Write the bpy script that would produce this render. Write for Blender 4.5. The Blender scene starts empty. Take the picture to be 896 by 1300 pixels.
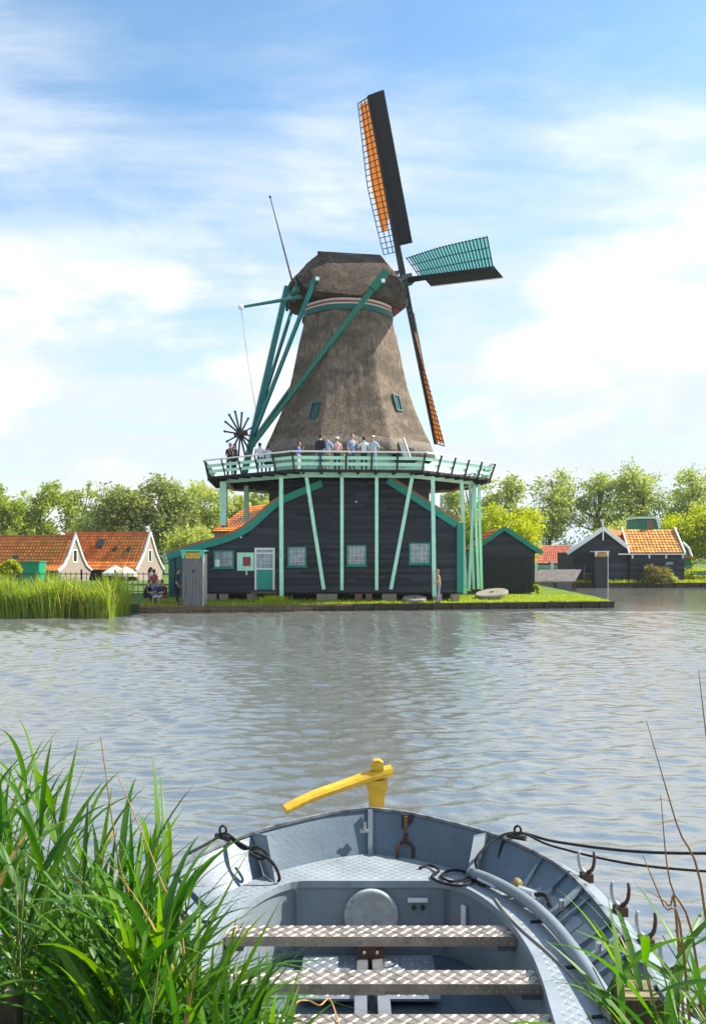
import bpy, math, random
import numpy as np
from mathutils import Vector, Matrix

random.seed(7)
RNG = np.random.default_rng(7)
R = math.radians
scene = bpy.context.scene
COL = scene.collection

# ------------------------------------------------------------------ camera
F, HZ, CAMH = 1100.0, 705.0, 2.8            # focal length and horizon in photo pixels, eye height
cd = bpy.data.cameras.new('camera')
cam = bpy.data.objects.new('camera', cd)
COL.objects.link(cam)
cam.location = (0, 0, CAMH)
cam.rotation_euler = (R(90), 0, 0)
cd.sensor_fit = 'VERTICAL'
cd.sensor_height = 36
cd.lens = F / 1300 * 36
cd.shift_y = (HZ - 650) / 1300
cd.clip_start = 0.05
cd.clip_end = 5000
scene.camera = cam

# ------------------------------------------------------------------ light
SUN = Vector((0.95, 0.24, 0)).normalized()
SUN_EL = R(44)
world = bpy.data.worlds.new('World')
scene.world = world
world.use_nodes = True
wn, wl = world.node_tree.nodes, world.node_tree.links
wn.clear()
wo = wn.new('ShaderNodeOutputWorld')
bg = wn.new('ShaderNodeBackground')
sky = wn.new('ShaderNodeTexSky')
sky.sky_type = 'NISHITA'
sky.sun_disc = False
sky.sun_elevation = SUN_EL
sky.sun_rotation = math.atan2(SUN.x, SUN.y)
sky.air_density = 1.0
sky.dust_density = 0.6
sky.ozone_density = 0.45
SKY = 0.102
bg.inputs['Strength'].default_value = SKY
tc = wn.new('ShaderNodeTexCoord')


def wmath(op, a, b=None, clamp=False):
    n = wn.new('ShaderNodeMath')
    n.operation = op
    n.use_clamp = clamp
    for i, s in enumerate((a, b)):
        if s is None:
            continue
        if isinstance(s, (int, float)):
            n.inputs[i].default_value = s
        else:
            wl.new(s, n.inputs[i])
    return n.outputs[0]


sep = wn.new('ShaderNodeSeparateXYZ')
wl.new(tc.outputs['Generated'], sep.inputs[0])
zz = wmath('MAXIMUM', sep.outputs['Z'], 0.0)
den = wmath('ADD', zz, 0.16)
comb = wn.new('ShaderNodeCombineXYZ')
wl.new(wmath('DIVIDE', sep.outputs['X'], den), comb.inputs[0])
wl.new(wmath('DIVIDE', sep.outputs['Y'], den), comb.inputs[1])


def wnoise(scale, detail, rough, rot, sc, loc=(0, 0, 0), dist=0.0):
    mp = wn.new('ShaderNodeMapping')
    mp.inputs['Rotation'].default_value = (0, 0, R(rot))
    mp.inputs['Scale'].default_value = sc
    mp.inputs['Location'].default_value = loc
    wl.new(comb.outputs[0], mp.inputs[0])
    nz = wn.new('ShaderNodeTexNoise')
    nz.inputs['Scale'].default_value = scale
    nz.inputs['Detail'].default_value = detail
    nz.inputs['Roughness'].default_value = rough
    nz.inputs['Distortion'].default_value = dist
    wl.new(mp.outputs[0], nz.inputs['Vector'])
    return nz.outputs['Fac']


def wramp(s, lo, hi):
    mr = wn.new('ShaderNodeMapRange')
    mr.interpolation_type = 'SMOOTHSTEP'
    mr.inputs['From Min'].default_value = lo
    mr.inputs['From Max'].default_value = hi
    wl.new(s, mr.inputs['Value'])
    return mr.outputs[0]


cirrus = wramp(wnoise(0.9, 9, 0.60, 12, (1.0, 2.2, 1), (3.1, 1.7, 0), 0.3), 0.37, 0.72)
pm = wn.new('ShaderNodeMapping')
pm.inputs['Scale'].default_value = (1, 1, 2.0)
pm.inputs['Location'].default_value = (0.45, 0.2, 0.1)
wl.new(tc.outputs['Generated'], pm.inputs[0])
pn = wn.new('ShaderNodeTexNoise')
pn.inputs['Scale'].default_value = 4.6
pn.inputs['Detail'].default_value = 9
pn.inputs['Roughness'].default_value = 0.54
wl.new(pm.outputs[0], pn.inputs['Vector'])
puffs = wramp(pn.outputs['Fac'], 0.44, 0.64)
low = wramp(zz, 0.46, 0.10)                      # haze and cloud thicken towards the horizon, all round
veil = wmath('ADD', wmath('MULTIPLY', cirrus, 0.85), wmath('MULTIPLY', low, 0.74))
veil = wmath('ADD', veil, wmath('MULTIPLY', puffs, wmath('MULTIPLY', low, 0.75)), True)
cloudcol = wn.new('ShaderNodeMixRGB')
cloudcol.inputs[1].default_value = (3.9, 4.3, 4.65, 1)
cloudcol.inputs[2].default_value = (5.3, 5.35, 5.4, 1)
wl.new(puffs, cloudcol.inputs[0])
wm = wn.new('ShaderNodeMixRGB')
wl.new(veil, wm.inputs[0])
tint = wn.new('ShaderNodeMixRGB')
tint.blend_type = 'MULTIPLY'
tint.inputs[0].default_value = 1.0
tint.inputs[2].default_value = (0.80, 1.04, 1.10, 1)
wl.new(sky.outputs[0], tint.inputs[1])
wl.new(tint.outputs[0], wm.inputs[1])
wl.new(cloudcol.outputs[0], wm.inputs[2])
wl.new(wm.outputs[0], bg.inputs['Color'])
wl.new(bg.outputs[0], wo.inputs[0])

sd = bpy.data.lights.new('sun', 'SUN')
sd.energy = 4.4
sd.angle = R(0.53)
sd.color = (1.0, 0.94, 0.84)
sun = bpy.data.objects.new('sun', sd)
COL.objects.link(sun)
sdir = Vector((SUN.x * math.cos(SUN_EL), SUN.y * math.cos(SUN_EL), math.sin(SUN_EL)))
sun.rotation_euler = (-sdir).to_track_quat('-Z', 'Y').to_euler()
sun.location = (30, 10, 40)

scene.view_settings.view_transform = 'Standard'
scene.view_settings.look = 'None'
scene.view_settings.exposure = 1.13
scene.view_settings.gamma = 1.0
scene.view_settings.use_curve_mapping = False
scene.cycles.max_bounces = 8
scene.cycles.transparent_max_bounces = 8


# ------------------------------------------------------------------ helpers
def P(px, py, Y):
    """photo pixel at a chosen distance -> world point"""
    return Vector(((px - 448) * Y / F, Y, CAMH - (py - HZ) * Y / F))


def PX(px, Y):
    return (px - 448) * Y / F


def PZ(py, Y):
    return CAMH - (py - HZ) * Y / F


MATS = {}


def mat(name, col, rough=0.7, var=0.15, scale=3.0, bump=0.0, bscale=40.0, metal=0.0, stretch=(1, 1, 1),
        island=0.0, col2=None, spec=0.4, detail=5, wear=None):
    if name in MATS:
        return MATS[name]
    m = bpy.data.materials.new(name)
    m.use_nodes = True
    n, l = m.node_tree.nodes, m.node_tree.links
    b = n['Principled BSDF']
    b.inputs['Roughness'].default_value = rough
    b.inputs['Metallic'].default_value = metal
    b.inputs['Specular IOR Level'].default_value = spec
    co = n.new('ShaderNodeTexCoord')
    mp = n.new('ShaderNodeMapping')
    mp.inputs['Scale'].default_value = stretch
    l.new(co.outputs['Object'], mp.inputs[0])
    nz = n.new('ShaderNodeTexNoise')
    nz.inputs['Scale'].default_value = scale
    nz.inputs['Detail'].default_value = detail
    nz.inputs['Roughness'].default_value = 0.62
    l.new(mp.outputs[0], nz.inputs['Vector'])
    rp = n.new('ShaderNodeValToRGB')
    c2 = col2 if col2 else tuple(c * (1 + var) for c in col)
    c1 = tuple(c * (1 - var) for c in col)
    rp.color_ramp.elements[0].position = 0.30
    rp.color_ramp.elements[1].position = 0.72
    rp.color_ramp.elements[0].color = (*c1, 1)
    rp.color_ramp.elements[1].color = (*c2, 1)
    l.new(nz.outputs['Fac'], rp.inputs[0])
    out = rp.outputs[0]
    if island:
        g = n.new('ShaderNodeNewGeometry')
        mr = n.new('ShaderNodeMapRange')
        mr.inputs['To Min'].default_value = 1 - island
        mr.inputs['To Max'].default_value = 1 + island
        l.new(g.outputs['Random Per Island'], mr.inputs[0])
        hs = n.new('ShaderNodeHueSaturation')
        l.new(mr.outputs[0], hs.inputs['Value'])
        l.new(out, hs.inputs['Color'])
        out = hs.outputs[0]
    if wear:
        wc_, amt, wsc, thr, wst = wear
        mp2 = n.new('ShaderNodeMapping')
        mp2.inputs['Scale'].default_value = wst
        l.new(co.outputs['Object'], mp2.inputs[0])
        n2 = n.new('ShaderNodeTexNoise')
        n2.inputs['Scale'].default_value = wsc
        n2.inputs['Detail'].default_value = 8
        n2.inputs['Roughness'].default_value = 0.68
        l.new(mp2.outputs[0], n2.inputs['Vector'])
        m2 = n.new('ShaderNodeMapRange')
        m2.interpolation_type = 'SMOOTHSTEP'
        m2.inputs['From Min'].default_value = thr
        m2.inputs['From Max'].default_value = thr + 0.13
        m2.inputs['To Max'].default_value = amt
        l.new(n2.outputs['Fac'], m2.inputs[0])
        mx2 = n.new('ShaderNodeMixRGB')
        mx2.inputs[2].default_value = (*wc_, 1)
        l.new(m2.outputs[0], mx2.inputs[0])
        l.new(out, mx2.inputs[1])
        out = mx2.outputs[0]
    l.new(out, b.inputs['Base Color'])
    rr = n.new('ShaderNodeMapRange')
    rr.inputs['To Min'].default_value = max(0.02, rough - 0.1)
    rr.inputs['To Max'].default_value = min(1, rough + 0.1)
    l.new(nz.outputs['Fac'], rr.inputs[0])
    l.new(rr.outputs[0], b.inputs['Roughness'])
    if bump:
        nb = n.new('ShaderNodeTexNoise')
        nb.inputs['Scale'].default_value = bscale
        nb.inputs['Detail'].default_value = 4
        l.new(mp.outputs[0], nb.inputs['Vector'])
        bp = n.new('ShaderNodeBump')
        bp.inputs['Strength'].default_value = bump
        bp.inputs['Distance'].default_value = 0.05
        l.new(nb.outputs['Fac'], bp.inputs['Height'])
        l.new(bp.outputs[0], b.inputs['Normal'])
    MATS[name] = m
    return m


def leaf(name, c1, c2, trans=0.45, rough=0.55, c3=None, hue=0.485, tv=1.7):
    if name in MATS:
        return MATS[name]
    m = bpy.data.materials.new(name)
    m.use_nodes = True
    n, l = m.node_tree.nodes, m.node_tree.links
    b = n['Principled BSDF']
    b.inputs['Roughness'].default_value = rough
    b.inputs['Specular IOR Level'].default_value = 0.35
    g = n.new('ShaderNodeNewGeometry')
    oi = n.new('ShaderNodeObjectInfo')
    ad = n.new('ShaderNodeMath')
    ad.operation = 'ADD'
    l.new(g.outputs['Random Per Island'], ad.inputs[0])
    l.new(oi.outputs['Random'], ad.inputs[1])
    fr = n.new('ShaderNodeMath')
    fr.operation = 'FRACT'
    l.new(ad.outputs[0], fr.inputs[0])
    rp = n.new('ShaderNodeValToRGB')
    rp.color_ramp.elements[0].color = (*c1, 1)
    rp.color_ramp.elements[1].color = (*c2, 1)
    rp.color_ramp.elements[1].position = 0.92 if c3 else 1.0
    if c3:
        e = rp.color_ramp.elements.new(0.97)
        e.color = (*c3, 1)
    l.new(fr.outputs[0], rp.inputs[0])
    l.new(rp.outputs[0], b.inputs['Base Color'])
    t = n.new('ShaderNodeBsdfTranslucent')
    hs = n.new('ShaderNodeHueSaturation')
    hs.inputs['Hue'].default_value = hue
    hs.inputs['Saturation'].default_value = 1.1
    hs.inputs['Value'].default_value = tv
    l.new(rp.outputs[0], hs.inputs['Color'])
    l.new(hs.outputs[0], t.inputs['Color'])
    mx = n.new('ShaderNodeMixShader')
    mx.inputs[0].default_value = trans
    l.new(b.outputs[0], mx.inputs[1])
    l.new(t.outputs[0], mx.inputs[2])
    l.new(mx.outputs[0], n['Material Output'].inputs['Surface'])
    MATS[name] = m
    return m


def glassm(name, col=(0.10, 0.12, 0.13), rough=0.06):
    m = mat(name, col, rough, 0.35, 1.5, spec=0.8)
    return m


def wloc(o):
    v = Vector((0, 0, 0))
    while o is not None:
        v = v + Vector(o.location)
        o = o.parent
    return v


class MB:
    """collects shapes in world coordinates, builds ONE mesh object"""

    def __init__(self):
        self.v, self.f, self.m, self.mi = [], [], [], 0

    def add(self, vs, fs):
        o = len(self.v)
        self.v.extend([tuple(p) for p in vs])
        for q in fs:
            self.f.append(tuple(i + o for i in q))
            self.m.append(self.mi)
        return self

    def box(self, c, s, ax=None):
        c = Vector(c)
        ax = ax or (Vector((1, 0, 0)), Vector((0, 1, 0)), Vector((0, 0, 1)))
        x, y, z = (ax[i] * s[i] * 0.5 for i in range(3))
        vs = [c + x * i + y * j + z * k for k in (-1, 1) for j in (-1, 1) for i in (-1, 1)]
        return self.add(vs, [(0, 2, 3, 1), (4, 5, 7, 6), (0, 1, 5, 4), (2, 6, 7, 3), (0, 4, 6, 2), (1, 3, 7, 5)])

    def span(self, a, b):
        a, b = Vector(a), Vector(b)
        return self.box((a + b) / 2, [abs(b[i] - a[i]) for i in range(3)])

    def beam(self, p, q, w, h, up=(0, 0, 1), w2=None, h2=None):
        p, q = Vector(p), Vector(q)
        d = (q - p).normalized()
        x = d.cross(Vector(up))
        if x.length < 1e-4:
            x = Vector((1, 0, 0))
        x.normalize()
        y = x.cross(d).normalized()
        w2, h2 = w2 or w, h2 or h
        vs = []
        for c, ww, hh in ((p, w, h), (q, w2, h2)):
            for i, j in ((-1, -1), (1, -1), (1, 1), (-1, 1)):
                vs.append(c + x * ww * .5 * i + y * hh * .5 * j)
        return self.add(vs, [(3, 2, 1, 0), (4, 5, 6, 7), (0, 1, 5, 4), (1, 2, 6, 5), (2, 3, 7, 6), (3, 0, 4, 7)])

    def tube(self, pts, r, n=8, cap=True, flat=1.0):
        pts = [Vector(p) for p in pts]
        rs = r if isinstance(r, (list, tuple)) else [r] * len(pts)
        vs, fs = [], []
        x = None
        for i, p in enumerate(pts):
            d = (pts[min(i + 1, len(pts) - 1)] - pts[max(i - 1, 0)]).normalized()
            if x is None:
                x = d.cross(Vector((0, 0, 1)))
                if x.length < 0.1:
                    x = d.cross(Vector((1, 0, 0)))
            x = (x - d * x.dot(d)).normalized()
            y = d.cross(x)
            for k in range(n):
                a = 2 * math.pi * k / n
                vs.append(p + x * math.cos(a) * rs[i] + y * math.sin(a) * rs[i] * flat)
        for i in range(len(pts) - 1):
            for k in range(n):
                k2 = (k + 1) % n
                fs.append((i * n + k, i * n + k2, (i + 1) * n + k2, (i + 1) * n + k))
        if cap:
            fs.append(tuple(range(n - 1, -1, -1)))
            fs.append(tuple(range((len(pts) - 1) * n, len(pts) * n)))
        return self.add(vs, fs)

    def prism(self, pts, off):
        pts = [Vector(p) for p in pts]
        off = Vector(off)
        n = len(pts)
        vs = pts + [p + off for p in pts]
        fs = [tuple(range(n - 1, -1, -1)), tuple(range(n, 2 * n))]
        for i in range(n):
            j = (i + 1) % n
            fs.append((i, j, n + j, n + i))
        return self.add(vs, fs)

    def grid(self, rows, close=False):
        n = len(rows[0])
        vs = [p for r_ in rows for p in r_]
        fs = []
        for i in range(len(rows) - 1):
            for k in range(n if close else n - 1):
                k2 = (k + 1) % n
                fs.append((i * n + k, i * n + k2, (i + 1) * n + k2, (i + 1) * n + k))
        return self.add(vs, fs)

    def ball(self, c, r, n=10, m=7, sc=(1, 1, 1)):
        c = Vector(c)
        rows = []
        for j in range(m + 1):
            t = math.pi * j / m
            rows.append([c + Vector((math.sin(t) * math.cos(2 * math.pi * k / n) * r * sc[0],
                                     math.sin(t) * math.sin(2 * math.pi * k / n) * r * sc[1],
                                     math.cos(t) * r * sc[2])) for k in range(n)])
        return self.grid(rows, True)

    def build(self, name, mats, parent=None, smooth=False, kind=None, label=None):
        me = bpy.data.meshes.new(name)
        off = wloc(parent) if parent is not None else Vector((0, 0, 0))
        me.from_pydata([(a - off.x, b - off.y, c - off.z) for a, b, c in self.v], [], self.f)
        mats = mats if isinstance(mats, (list, tuple)) else [mats]
        for m_ in mats:
            me.materials.append(m_)
        if len(mats) > 1:
            me.polygons.foreach_set('material_index', self.m)
        if smooth:
            me.polygons.foreach_set('use_smooth', [True] * len(me.polygons))
        me.update()
        o = bpy.data.objects.new(name, me)
        COL.objects.link(o)
        if parent is not None:
            o.parent = parent
        if kind:
            o['kind'] = kind
        if label:
            o['label'] = label
        return o


def np_mesh(name, V, Q, mats, parent=None, smooth=False, kind=None, loc=None):
    """V (n,3) world, Q (m,4) or (m,3)"""
    off = np.array(wloc(parent)) if parent is not None else np.zeros(3)
    me = bpy.data.meshes.new(name)
    V = np.asarray(V, dtype=np.float32) - off.astype(np.float32)
    Q = np.asarray(Q, dtype=np.int32)
    k = Q.shape[1]
    me.vertices.add(len(V))
    me.vertices.foreach_set('co', V.ravel())
    me.loops.add(Q.size)
    me.loops.foreach_set('vertex_index', Q.ravel())
    me.polygons.add(len(Q))
    me.polygons.foreach_set('loop_start', np.arange(0, Q.size, k, dtype=np.int32))
    me.polygons.foreach_set('loop_total', np.full(len(Q), k, dtype=np.int32))
    if smooth:
        me.polygons.foreach_set('use_smooth', np.ones(len(Q), dtype=bool))
    for m_ in (mats if isinstance(mats, (list, tuple)) else [mats]):
        me.materials.append(m_)
    me.update(calc_edges=True)
    o = bpy.data.objects.new(name, me)
    COL.objects.link(o)
    if parent is not None:
        o.parent = parent
    if kind:
        o['kind'] = kind
    return o


def tag(o, label, cat, group=None):
    o['label'] = label
    o['category'] = cat
    if group:
        o['group'] = group
    return o


def thing(name, label, cat, loc=(0, 0, 0), group=None, rz=0.0):
    o = bpy.data.objects.new(name, None)
    o.empty_display_size = 0.2
    COL.objects.link(o)
    o.location = loc
    o.rotation_euler = (0, 0, rz)
    return tag(o, label, cat, group)


def struct(o):
    o['kind'] = 'structure'
    return o


def resample(pts, n):
    pts = [Vector(p) for p in pts]
    ds = [0]
    for a, b in zip(pts, pts[1:]):
        ds.append(ds[-1] + (b - a).length)
    out = []
    for i in range(n):
        t = ds[-1] * i / (n - 1)
        k = 0
        while k < len(ds) - 2 and ds[k + 1] < t:
            k += 1
        u = (t - ds[k]) / max(1e-9, ds[k + 1] - ds[k])
        out.append(pts[k].lerp(pts[k + 1], u))
    return out


def smooth_path(pts, n=40):
    """Catmull-Rom through pts"""
    pts = [Vector(p) for p in pts]
    pp = [2 * pts[0] - pts[1]] + pts + [2 * pts[-1] - pts[-2]]
    out = []
    seg = len(pts) - 1
    for i in range(n):
        t = i / (n - 1) * seg
        k = min(int(t), seg - 1)
        u = t - k
        a, b, c, d = pp[k:k + 4]
        out.append(0.5 * ((2 * b) + (c - a) * u + (2 * a - 5 * b + 4 * c - d) * u * u + (3 * b - a - 3 * c + d) * u ** 3))
    return out


# ------------------------------------------------------------------ materials
M_black = mat('tarred_boards', (0.024, 0.026, 0.034), 0.62, 0.4, 2.0, 0.3, 30, island=0.6, stretch=(0.5, 1, 4), spec=0.45, wear=((0.055, 0.045, 0.042), 0.6, 0.7, 0.57, (.5, 1, 4)))
M_blackv = mat('tarred_upright_boards', (0.020, 0.020, 0.023), 0.7, 0.4, 2.0, 0.3, 30, island=0.4, stretch=(4, 1, 0.5))
M_dark = mat('dark_timber', (0.02, 0.018, 0.016), 0.8, 0.3)
M_brownb = mat('bare_brown_board', (0.09, 0.05, 0.035), 0.8, 0.3)
M_teal = mat('teal_paint', (0.008, 0.235, 0.165), 0.45, 0.15, 2.5)
M_teald = mat('dark_teal_paint', (0.004, 0.105, 0.090), 0.45, 0.2, 2.5)
M_pale = mat('pale_green_paint', (0.43, 0.80, 0.57), 0.5, 0.10, 2.5, wear=((0.16, 0.26, 0.18), 0.6, 2.2, 0.56, (3, 3, .7)))
M_white = mat('white_paint', (0.78, 0.78, 0.75), 0.5, 0.06, 3)
M_thatch = mat('weathered_thatch', (0.185, 0.143, 0.104), 0.95, 0.55, 2.6, 1.0, 9, stretch=(2.6, 2.6, 0.6), spec=0.1, detail=10, wear=((0.095, 0.080, 0.060), 0.75, 0.55, 0.46, (1, 1, 1.6)))
M_thatchc = mat('dark_cap_thatch', (0.080, 0.062, 0.048), 0.95, 0.6, 3.5, 1.0, 9, stretch=(2.0, 2.0, 1.2), spec=0.1, detail=10, wear=((0.155, 0.125, 0.085), 0.6, 0.9, 0.50, (1, 1, 1)))
M_tile = mat('orange_roof_tile', (0.56, 0.165, 0.030), 0.75, 0.25, 2.0, island=0.25, spec=0.3)
M_tiley = mat('glazed_ochre_tile', (0.60, 0.235, 0.030), 0.6, 0.25, 3.0, island=0.35, spec=0.3)
M_tilem = mat('mossy_orange_tile', (0.52, 0.165, 0.025), 0.8, 0.25, 1.2, island=0.25, col2=(0.60, 0.18, 0.03), wear=((0.30, 0.17, 0.03), 0.6, 0.5, 0.5, (1, 1, 1)))
M_tiler = mat('red_roof_tile', (0.47, 0.115, 0.05), 0.75, 0.2, 2.0, island=0.2)
M_brick = mat('brownish_brick', (0.30, 0.24, 0.20), 0.85, 0.2, 8, 0.2, 30)
M_brickr = mat('red_brick', (0.22, 0.11, 0.08), 0.85, 0.3, 8, 0.2, 30)
M_grass = mat('lawn_soil', (0.13, 0.20, 0.02), 0.9, 0.3, 1.5, 0.5, 30, spec=0.1)
M_field = mat('meadow', (0.10, 0.16, 0.035), 0.9, 0.35, 0.4, spec=0.1)
M_mud = mat('wet_bank_soil', (0.035, 0.028, 0.02), 0.9, 0.3, 2, 0.6, 12)
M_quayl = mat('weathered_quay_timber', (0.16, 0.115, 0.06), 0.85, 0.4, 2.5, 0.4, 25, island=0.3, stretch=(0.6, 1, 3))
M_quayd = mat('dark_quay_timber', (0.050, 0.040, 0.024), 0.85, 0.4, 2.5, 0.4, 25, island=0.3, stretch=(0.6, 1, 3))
M_grey = mat('silver_grey_wood', (0.15, 0.145, 0.150), 0.85, 0.3, 2.0, 0.3, 30, island=0.2, stretch=(6, 6, 0.6))
M_glass = glassm('window_glass', (0.20, 0.25, 0.28), 0.12)
M_stone = mat('pale_stone', (0.27, 0.235, 0.185), 0.85, 0.2, 4, 0.3, 20)
M_red = mat('red_poster', (0.30, 0.03, 0.04), 0.5, 0.1)
M_bandw = mat('cream_band', (0.60, 0.52, 0.43), 0.7, 0.2, 6)
M_bandr = mat('red_band', (0.25, 0.05, 0.04), 0.7, 0.2, 6)
M_gold = mat('golden_carving', (0.55, 0.36, 0.04), 0.5, 0.35, 9, 0.5, 20)
M_iron = mat('dark_iron', (0.03, 0.03, 0.03), 0.6, 0.3)
M_brown = mat('reddish_timber', (0.10, 0.055, 0.035), 0.8, 0.3)

# ------------------------------------------------------------------ water
wx = np.concatenate([-np.geomspace(16, 900, 80)[::-1], np.linspace(-16, 16, 520)[1:-1], np.geomspace(16, 900, 80)])
wy = np.concatenate([np.array([-20, -8]), np.linspace(-2, 4, 40), np.linspace(4.05, 14, 230), 14 + np.cumsum(np.geomspace(0.045, 0.13, 350))])
wy = np.concatenate([wy, wy[-1] + np.geomspace(0.2, 70, 60)])
GX, GY = np.meshgrid(wx, wy)
WZ = np.zeros_like(GX)
rw = np.random.default_rng(3)
for i in range(72):
    lam = 0.16 * (0.70 / 0.16) ** rw.random()
    th = rw.normal(R(98), R(34))
    kx, ky = math.cos(th) * 2 * math.pi / lam, math.sin(th) * 2 * math.pi / lam
    ph = rw.random() * 6.283
    amp = 0.0036 * lam
    ks = 2 * math.pi / lam
    spacing = np.gradient(wx)[None, :] * abs(kx) + np.gradient(wy)[:, None] * abs(ky)
    damp = np.clip(2.0 - spacing / 1.3, 0, 1)
    WZ += amp * damp * np.sin(kx * GX + ky * GY + ph + 0.7 * np.sin(0.13 * GX + 0.11 * GY + i))
V = np.stack([GX, GY, WZ], -1).reshape(-1, 3)
nx, ny = len(wx), len(wy)
I = (np.arange(ny - 1)[:, None] * nx + np.arange(nx - 1)[None, :]).ravel()
M_water = bpy.data.materials.new('river_water')
M_water.use_nodes = True
n, l = M_water.node_tree.nodes, M_water.node_tree.links
b = n['Principled BSDF']
b.inputs['Base Color'].default_value = (0.135, 0.142, 0.132, 1)
b.inputs['Roughness'].default_value = 0.06
b.inputs['IOR'].default_value = 3.6
b.inputs['Specular IOR Level'].default_value = 0.5
co = n.new('ShaderNodeTexCoord')
gust = n.new('ShaderNodeTexNoise')
gust.inputs['Scale'].default_value = 0.16
gust.inputs['Detail'].default_value = 3
l.new(co.outputs['Object'], gust.inputs['Vector'])
gm = n.new('ShaderNodeMapRange')
gm.inputs['From Min'].default_value = 0.35
gm.inputs['From Max'].default_value = 0.65
gm.inputs['To Min'].default_value = 0.45
gm.inputs['To Max'].default_value = 1.0
l.new(gust.outputs['Fac'], gm.inputs[0])
bumps = None
for sc_, st, dist, det in ((1.0, (2.8, 6.5, 1), 0.012, 4), (1.0, (8, 15, 1), 0.006, 3), (1.0, (20, 36, 1), 0.0010, 2)):
    mp = n.new('ShaderNodeMapping')
    mp.inputs['Scale'].default_value = st
    mp.inputs['Rotation'].default_value = (0, 0, R(6))
    l.new(co.outputs['Object'], mp.inputs[0])
    nz = n.new('ShaderNodeTexNoise')
    nz.inputs['Scale'].default_value = sc_
    nz.inputs['Detail'].default_value = det
    nz.inputs['Distortion'].default_value = 0.6
    l.new(mp.outputs[0], nz.inputs['Vector'])
    bp = n.new('ShaderNodeBump')
    l.new(gm.outputs[0], bp.inputs['Strength'])
    bp.inputs['Distance'].default_value = dist
    l.new(nz.outputs['Fac'], bp.inputs['Height'])
    if bumps:
        l.new(bumps, bp.inputs['Normal'])
    bumps = bp.outputs[0]
l.new(bumps, b.inputs['Normal'])
water = struct(np_mesh('water', V, np.stack([I, I + 1, I + nx + 1, I + nx], -1), M_water, smooth=True))

# ------------------------------------------------------------------ land
mb = MB()
far = 900
out = [(-far, 42.5), (-10.45, 42.5), (-10.45, 59.8), (14.6, 59.8), (15.0, 75.3), (far, 75.3), (far, far), (-far, far)]
mb.prism([(x, y, -0.6) for x, y in out], (0, 0, 1.0))
struct(mb.build('ground', M_field))

QA, QB = Vector((-10.3, 41.9, 0)), Vector((13.75, 46.3, 0))       # quay front line
QD = (QB - QA).normalized()
QN = Vector((QD.y, -QD.x, 0))


def lawnz(x, y):
    d = (Vector((x, y, 0)) - QA).dot(-QN)
    return 0.34 + 0.10 * max(0, min(1, d / 3.0)) + 0.012 * math.sin(x * 2.1) * math.sin(y * 1.7)


rows = []
for j in range(26):
    t = j / 25
    row = []
    for i in range(60):
        u = i / 59
        a = QA.lerp(QB, u)
        bk = Vector((-10.3 + u * 24.6, 59.7, 0))
        p = a.lerp(bk, t ** 1.6)
        row.append((p.x, p.y, lawnz(p.x, p.y)))
    rows.append(row)
mb = MB()
mb.grid(rows)
struct(mb.build('lawn', M_grass, smooth=True))

M_blade = leaf('grass_blade', (0.26, 0.36, 0.02), (0.46, 0.50, 0.03), 0.4)


def blades(name, base, hgt, wid, lean, mats, kind='stuff', seg=2, parent=None, droop=0.35):
    """many thin bent blades as one mesh"""
    N = len(base)
    base = np.asarray(base)
    ang = RNG.random(N) * 2 * np.pi
    d = np.stack([np.cos(ang), np.sin(ang), np.zeros(N)], -1)
    fa = RNG.random(N) * 2 * np.pi
    s = np.stack([np.cos(fa), np.sin(fa), np.zeros(N)], -1)
    hgt = np.broadcast_to(hgt, (N,)) * (0.7 + 0.6 * RNG.random(N))
    le = lean * (0.3 + RNG.random(N))
    Vs = []
    for k in range(seg + 1):
        t = k / seg
        c = base + d * (le * hgt * t ** 1.8)[:, None] + np.array([0, 0, 1.0]) * (hgt * (t - droop * le * t ** 2.5))[:, None]
        w = wid * (1 - 0.9 * t ** 1.5) * 0.5
        Vs += [c - s * w, c + s * w]
    Vv = np.stack(Vs, 1).reshape(-1, 3)
    o = np.arange(N)[:, None] * (2 * seg + 2)
    Q = np.concatenate([np.stack([o[:, 0] + 2 * k, o[:, 0] + 2 * k + 1, o[:, 0] + 2 * k + 3, o[:, 0] + 2 * k + 2], -1) for k in range(seg)])
    return np_mesh(name, Vv, Q, mats, parent, kind=kind)


pts = []
for i in range(9000):
    u = random.random()
    d = random.random() ** 1.4 * 5.0
    p = QA.lerp(QB, u) - QN * (d + 0.03)
    pts.append((p.x, p.y, lawnz(p.x, p.y)))
tag(blades('grass', pts, 0.10, 0.03, 0.5, M_blade), 'short sunlit lawn grass along the timber quay', 'grass')

pts = []
for c_ in range(70):
    u0 = random.random()
    for i in range(random.randint(6, 22)):
        p = QA.lerp(QB, min(.995, max(.005, u0 + random.gauss(0, .006)))) - QN * random.uniform(.0, .22)
        pts.append((p.x, p.y, .33))
tag(blades('edge_weeds', pts, 0.24, 0.035, 0.9, M_blade, seg=3, droop=.8), 'ragged weeds overhanging the timber quay edge', 'weeds')

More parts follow.
